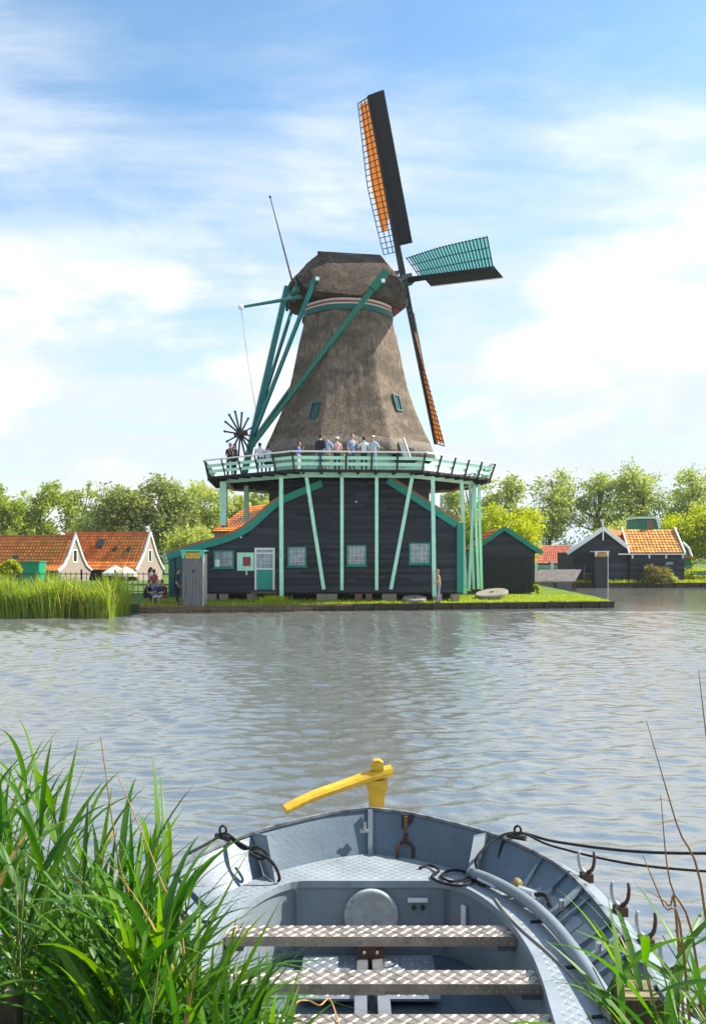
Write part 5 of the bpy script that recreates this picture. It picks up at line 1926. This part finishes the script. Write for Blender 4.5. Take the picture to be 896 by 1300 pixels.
rope('raffia_string', [bp_(-.36, 4.06, .64), bp_(-.35, 4.15, .66), bp_(-.30, 4.22, .63), bp_(-.24, 4.12, .66), bp_(-.20, 4.22, .64), bp_(-.16, 4.10, .62), bp_(-.14, 4.02, .60)], .004,
     'thin orange string tangled on the second tread-plate seat', mat('orange_string', (0.45, 0.25, 0.08), 0.8), n_=40)

# mooring posts on the near bank
def post(px0, px1, py, Y, label, tiltx=0.0):
    a, c = PX(px0, Y), PX(px1, Y)
    z1 = PZ(py, Y)
    o = thing('mooring_post', label, 'post', ((a + c) / 2, Y, 0.3), 'mooring posts on the near bank')
    w = c - a
    mb = MB()
    mb.prism([(a, Y - w / 2, 0.0), (c, Y - w / 2, 0.0), (c + tiltx, Y - w / 2, z1 - .012), (c + tiltx - .012, Y - w / 2, z1), (a + tiltx + .012, Y - w / 2, z1), (a + tiltx, Y - w / 2, z1 - .012)], (0, w, 0))
    mb.build('shaft', mat('mossy_post_wood', (0.085, 0.065, 0.035), 0.9, 0.45, 9, 0.5, 40, stretch=(3, 3, .6)), o)
    MB().span((a + tiltx + .01, Y - w / 2 + .01, z1 - .002), (c + tiltx - .01, Y + w / 2 - .01, z1 + .006)).build('top', mat('bleached_post_top', (0.22, 0.18, 0.10), 0.9, 0.3, 15), o)
    return o


post(782, 833, 1257, 2.86, 'square mossy mooring post among the reeds right of the boat')
post(4, 26, 1258, 2.6, 'slim square mooring post in the dense reeds left of the boat')
post(1460, 1495, 1085, 4.15, 'mooring post holding the ends of both dark mooring ropes')

# ================================================================== foreground reeds
L_fg = leaf('reed_leaf', (0.018, 0.078, 0.010), (0.058, 0.155, 0.016), 0.38, 0.42, hue=.495)
L_fgy = leaf('fresh_reed_leaf', (0.05, 0.16, 0.012), (0.13, 0.26, 0.02), 0.48, 0.42, hue=.492)
L_dry = leaf('dry_reed', (0.30, 0.19, 0.06), (0.42, 0.30, 0.12), 0.3)
M_stem = leaf('reed_stem', (0.10, 0.17, 0.03), (0.22, 0.24, 0.05), 0.15)


def leaf_mesh(name, L, W, droop, m_, seg=9, twist=0.5):
    V, Q = [], []
    x, z, ang = 0.0, 0.0, 0.0
    for i in range(seg + 1):
        t = i / seg
        w = W * (0.35 + 1.55 * t) if t < .25 else W * .74 * (1 - ((t - .25) / .75) ** 1.8) + .0008
        w = min(w, W * .74) * .68
        tw = twist * t
        dx, dz = math.cos(tw), math.sin(tw)
        V += [(x, -w * dx, z - w * dz + .22 * w), (x, 0, z), (x, w * dx, z + w * dz + .22 * w)]
        if i:
            a = 3 * (i - 1)
            Q += [(a, a + 1, a + 4, a + 3), (a + 1, a + 2, a + 5, a + 4)]
        ang = -droop * (t ** 1.5)
        x += L / seg * math.cos(ang)
        z += L / seg * math.sin(ang)
    me = bpy.data.meshes.new(name)
    me.from_pydata(V, [], Q)
    me.materials.append(m_)
    me.polygons.foreach_set('use_smooth', [True] * len(Q))
    me.update()
    return me


LV = {}
for m_, key in ((L_fg, 'a'), (L_fgy, 'b'), (L_dry, 'd')):
    LV[key] = [leaf_mesh('reed_leaf', random.uniform(.38, .68), random.uniform(.020, .036), dr, m_, twist=random.uniform(-.9, .9)) for dr in (.25, .5, .8, 1.1, 1.5, .35, .6, 1.0)]


def reed(x, y, base, h, lean, az, nleaf, key, label, group, rg, up=0.95):
    o = thing('reed', label, 'reed', (x, y, base), group)
    d = Vector((math.cos(az), math.sin(az), 0))
    pth = [Vector((x, y, base)) + d * (lean * h * t * t) + Vector((0, 0, h * t * (1 - .18 * lean * t))) for t in [i / 8 for i in range(9)]]
    MB().tube(pth, [.0055 - .0004 * i for i in range(9)], 5).build('stem', M_stem, o)
    a0 = rg.random() * 6.28
    for i in range(nleaf):
        t = .30 + .70 * (i + .5) / nleaf
        k = min(int(t * 8), 7)
        q = pth[k].lerp(pth[k + 1], t * 8 - k)
        me = rg.choice(LV[key if rg.random() > .03 else 'd'])
        lf = bpy.data.objects.new('leaf', me)
        COL.objects.link(lf)
        lf.parent = o
        lf.location = q - Vector((x, y, base))
        aa = a0 + i * 2.7 + rg.uniform(-.5, .5)
        aa = aa * .6 + (az + rg.uniform(-1.3, 1.3)) * .4 if rg.random() < .5 else aa
        el = up * (.45 + .8 * t) + rg.uniform(-.25, .2)
        s = rg.uniform(.75, 1.12) * (1.0 if t < .85 else .8)
        lf.rotation_euler = (rg.uniform(-.4, .4), -min(el, 1.42), aa)
        lf.scale = (s, s, s)
    return o


rgr = random.Random(21)
g = 'tall reeds crowding the near bank left of the boat'


def ground_near(x, y):
    e = 2.75 + 0.15 * math.sin(x * 1.3)
    t = max(0, min(1, (e - y) / 1.6))
    return -0.5 + 1.55 * t * t * (3 - 2 * t)


# silhouette: pixel column -> top row of the reeds
SIL = [(-160, 910), (-60, 900), (0, 900), (40, 930), (80, 975), (130, 1025), (180, 1040), (215, 1095), (240, 1160), (265, 1200), (300, 1240), (330, 1270), (360, 1290)]


def sil(px):
    return float(np.interp(px, [a for a, _ in SIL], [c for _, c in SIL]))


NR = 215
for i in range(NR):
    px = rgr.uniform(-150, 338) if i > 65 else rgr.uniform(150, 340)
    Y = rgr.uniform(2.35, 3.05) if px > 150 else rgr.uniform(2.4, 4.0)
    if px < 60:
        Y = rgr.uniform(2.5, 4.6)
    tz = PZ(sil(px) + rgr.uniform(0, 45) + (rgr.random() ** 2) * 150, Y)
    x = PX(px, Y)
    lean = rgr.uniform(.02, .22)
    az = rgr.uniform(-1.2, 1.2) if rgr.random() < .7 else rgr.uniform(0, 6.28)
    xb = x - math.cos(az) * lean * 1.4
    base = max(-.1, ground_near(xb, Y))
    h = max(.5, (tz - base) * .90)
    key = 'b' if rgr.random() < .45 else 'a'
    lab = '%s %s %s reed %s' % ('tall' if h > 1.25 else ('waist-high' if h > .85 else 'short'), 'leaning' if lean > .12 else 'upright',
                                'fresh bright green' if key == 'b' else 'deep green',
                                'beside the boat in the left clump' if px > 200 else 'in the dense clump round the slim mooring post')
    reed(xb, Y - math.sin(az) * lean, base, h, lean, az, rgr.randint(9, 13), key, lab, g, rgr)
# taller single shoots
for px, py, Y in ((6, 885, 3.2), (60, 905, 3.4), (92, 935, 3.3), (168, 965, 3.0), (178, 950, 3.1), (200, 985, 3.0), (222, 1010, 2.9), (205, 1020, 2.8), (30, 930, 3.6)):
    tz = PZ(py, Y)
    x = PX(px, Y)
    base = max(-.1, ground_near(x, Y))
    reed(x - .12, Y, base, (tz - base) * .90, .10, rgr.uniform(-.6, .6), 6, 'b', 'tallest bright green reed shoot standing clear above the left reed clump', g, rgr, up=1.15)
# undergrowth: dense mass of leaves low down
N = 8000
base_, = [[]]
for i in range(N):
    px = random.uniform(-190, 318)
    Y = random.uniform(2.25, 3.4)
    x = PX(px, Y)
    zt = PZ(max(sil(px) + 60, 1000), Y)
    lo = ground_near(x, Y)
    if zt - lo < .15:
        continue
    base_.append((x, Y, lo + random.random() * max(.05, (zt - lo) * (.45 if px < 130 else .7))))
tag(blades('reed_undergrowth', base_, .62, .034, .85, L_fg, seg=5, droop=.7), 'dense tangle of reed leaves filling the left bank', 'reeds')

# right hand reeds: few slanting shoots, dry stalks
g = 'loose reeds beside the right mooring post'
for px, py, Y, lean, az in [(rgr.uniform(838, 960), rgr.uniform(1150, 1285), rgr.uniform(2.4, 3.0), rgr.uniform(.1, .4), rgr.uniform(1.8, 3.9)) for _ in range(11)] + list(((868, 1170, 2.9, .30, 3.0), (884, 1180, 2.7, .35, 2.8), (850, 1205, 2.6, .3, 2.6), (900, 1190, 2.8, .25, 3.3), (836, 1235, 2.5, .3, 2.9), (915, 1150, 3.0, .2, 2.7), (930, 1140, 2.9, .3, 2.9), (872, 1240, 2.4, .3, 3.3), (890, 1225, 2.3, .2, 2.0), (862, 1215, 2.55, .25, 3.6), (946, 1180, 2.7, .3, 3.0), (905, 1250, 2.4, .4, 2.7), (830, 1262, 2.3, .4, 3.1))):
    tz = PZ(py, Y)
    x = PX(px, Y)
    base = max(-.1, ground_near(x + .1, Y))
    reed(x - math.cos(az) * lean * 1.0, Y, base, max(.6, (tz - base) * .95), lean, az, 7, 'a' if rgr.random() < .6 else 'b', 'slanting green reed with broad leaves beside the right mooring post', g, rgr, up=.75)
# two long leaves reaching over the rowlocks
base_ = []
for i in range(650):
    px, Y = random.uniform(828, 1010), random.uniform(2.2, 3.0)
    x = PX(px, Y)
    base_.append((x, Y, ground_near(x, Y) + random.random() * .25))
tag(blades('reed_undergrowth', base_, .55, .030, .8, L_fg, seg=5, droop=.7), 'dark tangle of reed leaves round the right mooring post', 'reeds')
for j, (p0, p1, p2, Y) in enumerate((((896, 1170), (858, 1045), (820, 915), 3.2), ((885, 1230), (850, 1120), (838, 1010), 3.1), ((868, 1215), (842, 1150), (815, 1085), 3.0), ((915, 1060), (898, 950), (886, 850), 3.3), ((860, 1190), (848, 1150), (818, 1128), 3.05))):
    mb = MB()
    a, c, d = P(*p0, Y), P(*p1, Y), P(*p2, Y)
    a2 = Vector((a.x + .1, Y, max(-.1, ground_near(a.x, Y))))
    mb.tube(smooth_path([a2, a, c, d], 16), [.007 - .00038 * i for i in range(16)], 5)
    tag(mb.build('dry_stalk', L_dry), 'thin dry brown reed stalk rising above the right reeds', 'reed stalk', 'dry stalks on the right')
for j, (p0, p1, p2, Y) in enumerate((((178, 1230), (150, 1090), (128, 935), 2.9), ((236, 1240), (205, 1120), (150, 985), 2.7))):
    mb = MB()
    a, c, d = P(*p0, Y), P(*p1, Y), P(*p2, Y)
    a2 = Vector((a.x + .05, Y, max(-.1, ground_near(a.x, Y))))
    mb.tube(smooth_path([a2, a, c, d], 16), [.006 - .0003 * i for i in range(16)], 5)
    tag(mb.build('dry_stalk', L_dry), 'thin dry orange reed stalk leaning among the left reeds', 'reed stalk', 'dry stalks on the left')

# ================================================================== people
def person(loc, rz, h, pose, top, bottom, hair, label, group, skin='mid', sleeves='short', shorts=False, hat=None, long_hair=False, longsleeve=False):
    S = h / 1.72
    o = thing('person', label, 'person', loc, group, rz)
    SK = {'mid': (0.50, 0.30, 0.20), 'dark': (0.20, 0.11, 0.07), 'pink': (0.56, 0.36, 0.27)}[skin]
    mats = [mat('skin_' + skin, SK, 0.6, .06), mat('top_%d_%d_%d' % tuple(int(c * 100) for c in top), top, .85, .12, 12),
            mat('bottom_%d_%d_%d' % tuple(int(c * 100) for c in bottom), bottom, .85, .12, 12), mat('shoe', (0.08, 0.07, 0.07), .6, .2)]
    sit = pose.get('sit', False)
    pel = Vector((0, 0, .50 if sit else .94))
    fw = pose.get('bend', 0.0)
    ch_ = pel + Vector((0, -.05 * fw, .24))
    uc = pel + Vector((0, -.22 * fw, .43))
    nk = pel + Vector((0, -.30 * fw, .53))
    hd = nk + Vector((0, -.03 - .1 * fw, .09))
    J = [('pel', pel, .135, None, 2), ('ch', ch_, .125, 'pel', 1), ('uc', uc, .135, 'ch', 1), ('nk', nk, .06, 'uc', 0), ('hd', hd, .06, 'nk', 0)]
    for s, n_ in ((-1, 'l'), (1, 'r')):
        sh = uc + Vector((s * .185, 0, -.005))
        ee, ww = pose.get('arm_' + n_, ((.05, .0, -.28), (.03, -.10, -.25)))
        e_ = sh + Vector((s * ee[0], ee[1], ee[2]))
        w_ = e_ + Vector((s * ww[0], ww[1], ww[2]))
        hnd = w_ + (w_ - e_).normalized() * .07
        al = 1 if longsleeve else 0
        J += [('sh' + n_, sh, .066, 'uc', 1), ('el' + n_, e_, .046, 'sh' + n_, 1), ('wr' + n_, w_, .032, 'el' + n_, al), ('ha' + n_, hnd, .036, 'wr' + n_, 0)]
        hp = pel + Vector((s * .095, 0, -.05))
        if sit:
            kn = hp + Vector((s * .05, -.42, .02))
            an = kn + Vector((0, -.04 + .1 * (s > 0), -.42))
        else:
            st = pose.get('stride', 0.0) * s
            kn = hp + Vector((s * .015, -.02 - .5 * st, -.42))
            an = kn + Vector((0, .03 - .3 * st, -.41))
        toe = an + Vector((s * .02, -.14, -.035))
        J += [('hp' + n_, hp, .095, 'pel', 2), ('kn' + n_, kn, .066, 'hp' + n_, 2), ('an' + n_, an, .045, 'kn' + n_, 0 if shorts else 2), ('to' + n_, toe, .035, 'an' + n_, 3)]
    idx = {j[0]: i for i, j in enumerate(J)}
    me = bpy.data.meshes.new('body')
    me.from_pydata([j[1] * S for j in J], [(idx[j[3]], i) for i, j in enumerate(J) if j[3]], [])
    tmp = bpy.data.objects.new('body', me)
    COL.objects.link(tmp)
    sk_ = tmp.modifiers.new('s', 'SKIN')
    sk_.use_smooth_shade = True
    for i, j in enumerate(J):
        d = me.skin_vertices[0].data[i]
        rx_ = j[2] * S
        d.radius = (rx_ * (1.12 if j[0] in ('uc', 'ch', 'pel') else 1), rx_ * (.82 if j[0] in ('uc', 'ch', 'pel') else 1))
        d.use_root = j[0] == 'pel'
    ss = tmp.modifiers.new('u', 'SUBSURF')
    ss.levels = 1
    ss.render_levels = 1
    dg = bpy.context.evaluated_depsgraph_get()
    dg.update()
    ev = bpy.data.meshes.new_from_object(tmp.evaluated_get(dg))
    Vb = [tuple(v.co) for v in ev.vertices]
    Fb = [tuple(p.vertices) for p in ev.polygons]
    bpy.data.objects.remove(tmp)
    mb = MB()
    mb.add(Vb, Fb)
    # material by nearest limb
    segs = [(J[idx[j[3]]][1] * S, j[1] * S, j[4]) for j in J if j[3]]
    for fi, fc in enumerate(Fb):
        c = Vector((0, 0, 0))
        for vi in fc:
            c += Vector(Vb[vi])
        c /= len(fc)
        best = (9, 0)
        for a_, b_, m_ in segs:
            t = max(0, min(1, (c - a_).dot(b_ - a_) / max(1e-6, (b_ - a_).length_squared)))
            dd = (a_.lerp(b_, t) - c).length
            if dd < best[0]:
                best = (dd, m_)
        mb.m[fi] = best[1]
    # head with nose and ears, hands with five fingers
    hc = (hd + Vector((0, -.01, .075))) * S
    mb.mi = 0
    mb.ball(hc, .105 * S, 10, 8, (.78, .92, 1.12))
    mb.add([hc + Vector((-.014, -.09, -.03)) * S, hc + Vector((.014, -.09, -.03)) * S, hc + Vector((0, -.118, -.025)) * S, hc + Vector((0, -.092, .015)) * S], [(0, 2, 3), (2, 1, 3), (0, 1, 2)])
    for s in (-1, 1):
        mb.ball(hc + Vector((s * .082, .0, -.005)) * S, .022 * S, 6, 4, (.5, 1, 1.3))
    mb.mi = 3
    for s in (-1, 1):
        mb.ball(hc + Vector((s * .034, -.088, .012)) * S, .011 * S, 6, 4)
    mb.box(hc + Vector((0, -.088, -.055)) * S, (.042 * S, .012 * S, .008 * S))
    mb.mi = 0
    for n_, s in (('l', -1), ('r', 1)):
        w_, hn = J[idx['wr' + n_]][1], J[idx['ha' + n_]][1]
        d = (hn - w_).normalized()
        sd_ = d.cross(Vector((0, 1, .2))).normalized()
        nr = d.cross(sd_)
        for k in range(4):
            b0 = hn + sd_ * (.018 * (k - 1.5))
            ln = (.055, .07, .074, .06)[k]
            mb.tube([b0 * S, (b0 + d * ln * .6) * S, (b0 + d * ln + nr * .02) * S], [.0085 * S, .008 * S, .006 * S], 5)
        b0 = w_.lerp(hn, .45) + sd_ * .03 * -s
        mb.tube([b0 * S, (b0 + d * .035 + sd_ * .025 * -s) * S, (b0 + d * .06 + sd_ * .03 * -s) * S], [.010 * S, .009 * S, .007 * S], 5)
    # body mesh is in the thing's own frame
    me2 = bpy.data.meshes.new('body')
    me2.from_pydata(mb.v, [], mb.f)
    for m_ in mats:
        me2.materials.append(m_)
    me2.polygons.foreach_set('material_index', mb.m)
    me2.polygons.foreach_set('use_smooth', [True] * len(me2.polygons))
    bo_ = bpy.data.objects.new('body', me2)
    COL.objects.link(bo_)
    bo_.parent = o

    def child(nm, mbb, m_):
        mm = bpy.data.meshes.new(nm)
        mm.from_pydata(mbb.v, [], mbb.f)
        mm.materials.append(m_)
        mm.polygons.foreach_set('use_smooth', [True] * len(mm.polygons))
        cc = bpy.data.objects.new(nm, mm)
        COL.objects.link(cc)
        cc.parent = o
    hm = MB()
    hm.ball(hc + Vector((0, .018, .022)) * S, .112 * S, 10, 8, (.82, .90, 1.02))
    if long_hair:
        hm.ball(hc + Vector((0, .06, -.09)) * S, .09 * S, 8, 6, (.9, .5, 1.5))
    child('hair', hm, mat('hair_%d' % int(hair[0] * 1000), hair, .7, .2, 20))
    if hat:
        hb = MB()
        rows = [[hc + Vector((r_ * math.cos(i * math.pi / 6), r_ * math.sin(i * math.pi / 6), z_)) * S for i in range(12)] for r_, z_ in ((.20 if hat[1] else .115, .045), (.112, .055), (.105, .11), (.06, .145), (.005, .15))]
        hb.grid(rows, True)
        child('hat', hb, mat('hat_%d' % int(hat[0][2] * 100), hat[0], .8, .1))
    return o


rail_arms = {'arm_l': ((.05, -.10, -.26), (-.02, -.20, -.05)), 'arm_r': ((.05, -.10, -.26), (-.02, -.20, -.05))}
photo_arms = {'arm_l': ((.05, -.16, -.20), (-.06, -.14, .20)), 'arm_r': ((.05, -.16, -.20), (-.06, -.14, .20))}
hips_arms = {'arm_l': ((.14, .05, -.22), (-.10, -.06, -.18)), 'arm_r': ((.14, .05, -.22), (-.10, -.06, -.18))}
face_arm = {'arm_l': ((.05, .0, -.28), (.0, -.12, -.22)), 'arm_r': ((.10, -.10, -.20), (-.10, -.10, .22))}
relaxed = {}
gp = 'visitors on the windmill gallery'


def on_gal(px, py_top, h, rz, pose, *a, **k):
    # choose the distance so that the head top lands at that row with feet on the gallery floor
    zt = GZ + h
    Y = (zt - CAMH) * F / (HZ - py_top)
    # keep on the walkway
    x = PX(px, Y)
    q = Vector((x - CX, Y - CY, 0))
    r_ = q.length
    rr = max(5.75, min(7.7, r_))
    q = q * (rr / r_)
    return person((CX + q.x, CY + q.y, GZ + .005), rz, h, pose, *a, **k)


BLK, WHT, BLU, LBL, PNK = (.02, .02, .025), (.70, .70, .72), (.04, .10, .32), (.30, .42, .58), (.62, .36, .32)
JN, TAN, DRK, BRN, BLD, RED = (.06, .10, .20), (.35, .27, .18), (.02, .015, .012), (.06, .035, .02), (.32, .20, .08), (.16, .05, .02)
on_gal(271.5, 562, 1.78, R(20), rail_arms, BLK, JN, BRN, 'person in a black sleeveless top leaning near the capstan wheel', gp)
on_gal(287, 563, 1.70, R(-60), photo_arms, (.07, .045, .04), BLK, BRN, 'person in dark clothes with raised arms beside the capstan wheel', gp, long_hair=True)
on_gal(330, 563, 1.74, R(200), photo_arms, WHT, JN, DRK, 'person in a white shirt photographing just right of the tail pole', gp)
on_gal(340, 566, 1.66, R(170), relaxed, (.62, .66, .72), BLK, BRN, 'person in pale blue-white shirt with back turned by the tail pole', gp)
on_gal(379, 562, 1.60, R(70), face_arm, BLU, WHT, RED, 'person in a royal blue shirt and white trousers walking alone on the gallery', gp)
on_gal(405, 551, 1.82, R(160), relaxed, BLK, JN, DRK, 'tall person in black next to a person in light blue', gp, longsleeve=True)
on_gal(415, 553, 1.74, R(-40), hips_arms, LBL, TAN, DRK, 'person in a light blue shirt with tan trousers facing the water', gp)
on_gal(428, 556, 1.66, R(190), relaxed, PNK, BLK, BLD, 'person in a pink top and white cap at the railing', gp, hat=((.75, .75, .72), False))
on_gal(437, 574, 1.05, R(150), relaxed, (.62, .50, .42), (.5, .42, .35), BLD, 'small child in pale clothes beside the person in pink', gp)
on_gal(447, 551, 1.80, R(30), face_arm, (.22, .30, .42), JN, BRN, 'person in a grey-blue shirt with one hand raised to the face', gp)
on_gal(462, 555, 1.72, R(180), hips_arms, WHT, BLK, DRK, 'person in a white shirt with back turned and arms bent', gp)
on_gal(476, 553, 1.72, R(-30), hips_arms, (.40, .50, .60), (.25, .36, .5), BLD, 'person in a pale blue top wearing a wide straw hat', gp, hat=((.62, .48, .28), True))
on_gal(260.5, 577, 1.15, R(80), relaxed, (.55, .12, .25), JN, BLD, 'child peeping over the far left corner of the railing', gp)

gp = 'visitors sitting and standing beside the barn'


def on_lawn(px, Y, h, rz, pose, *a, **k):
    x = PX(px, Y)
    return person((x, Y, lawnz(x, Y) - (0.12 if pose.get('sit') else 0)), rz, h, pose, *a, **k)


SITP = {'sit': True, 'bend': .5, 'arm_l': ((.06, -.14, -.22), (-.03, -.22, -.05)), 'arm_r': ((.06, -.14, -.22), (-.03, -.22, -.05))}
on_lawn(191, 45.2, 1.70, R(100), photo_arms, WHT, BLK, DRK, 'standing person in a white blouse behind the seated visitors', gp, long_hair=True)
on_lawn(196, 44.6, 1.62, R(-20), {'arm_l': ((.05, -.1, -.26), (-.1, -.18, .0)), 'arm_r': ((.05, -.1, -.26), (-.1, -.18, .0))}, (.42, .06, .07), LBL, DRK, 'person in a red top and pale jeans standing behind the seated ones', gp, skin='dark')
on_lawn(185.5, 43.5, 1.70, R(70), SITP, BLK, BLK, BRN, 'person dressed in black sitting on the grass edge', gp)
on_lawn(203, 43.4, 1.70, R(-15), SITP, (.05, .05, .10), WHT, BLD, 'person in navy top and white shorts sitting by the outhouse', gp, shorts=True)
on_lawn(210, 43.7, 1.68, R(-35), SITP, (.10, .05, .05), (.30, .10, .06), BRN, 'person in dark red shorts sitting beside the barn corner', gp, shorts=True, skin='mid')
on_lawn(225.5, 44.3, 1.70, R(90), relaxed, (.04, .04, .05), BLK, DRK, 'person in black standing between the outhouse and the barn corner', gp)
on_lawn(556.5, 44.5, 1.70, R(-80), {'bend': .1, 'stride': .12, 'arm_l': ((.06, .08, -.26), (.02, -.08, -.24)), 'arm_r': ((.05, -.1, -.25), (0, -.2, -.08))}, (.45, .24, .12), (.20, .20, .24), (.25, .12, .04),
        'person in an orange-brown top walking behind the pale green post', 'visitor by the post', long_hair=True)

# ================================================================== air
mb = MB()
mb.span((-905, -25, -1.7), (905, 905, 36))
hz_ = mb.build('haze', None)
hz_.data.materials.clear()
hm_ = bpy.data.materials.new('pale_air')
hm_.use_nodes = True
hn, hl = hm_.node_tree.nodes, hm_.node_tree.links
hn.clear()
ho = hn.new('ShaderNodeOutputMaterial')
hv = hn.new('ShaderNodeVolumePrincipled')
hv.inputs['Color'].default_value = (0.86, 0.92, 1.0, 1)
hv.inputs['Density'].default_value = 0.00022
hl.new(hv.outputs[0], ho.inputs['Volume'])
hz_.data.materials.append(hm_)
hz_['kind'] = 'stuff'
tag(hz_, 'thin pale summer haze in the air over the river', 'haze')
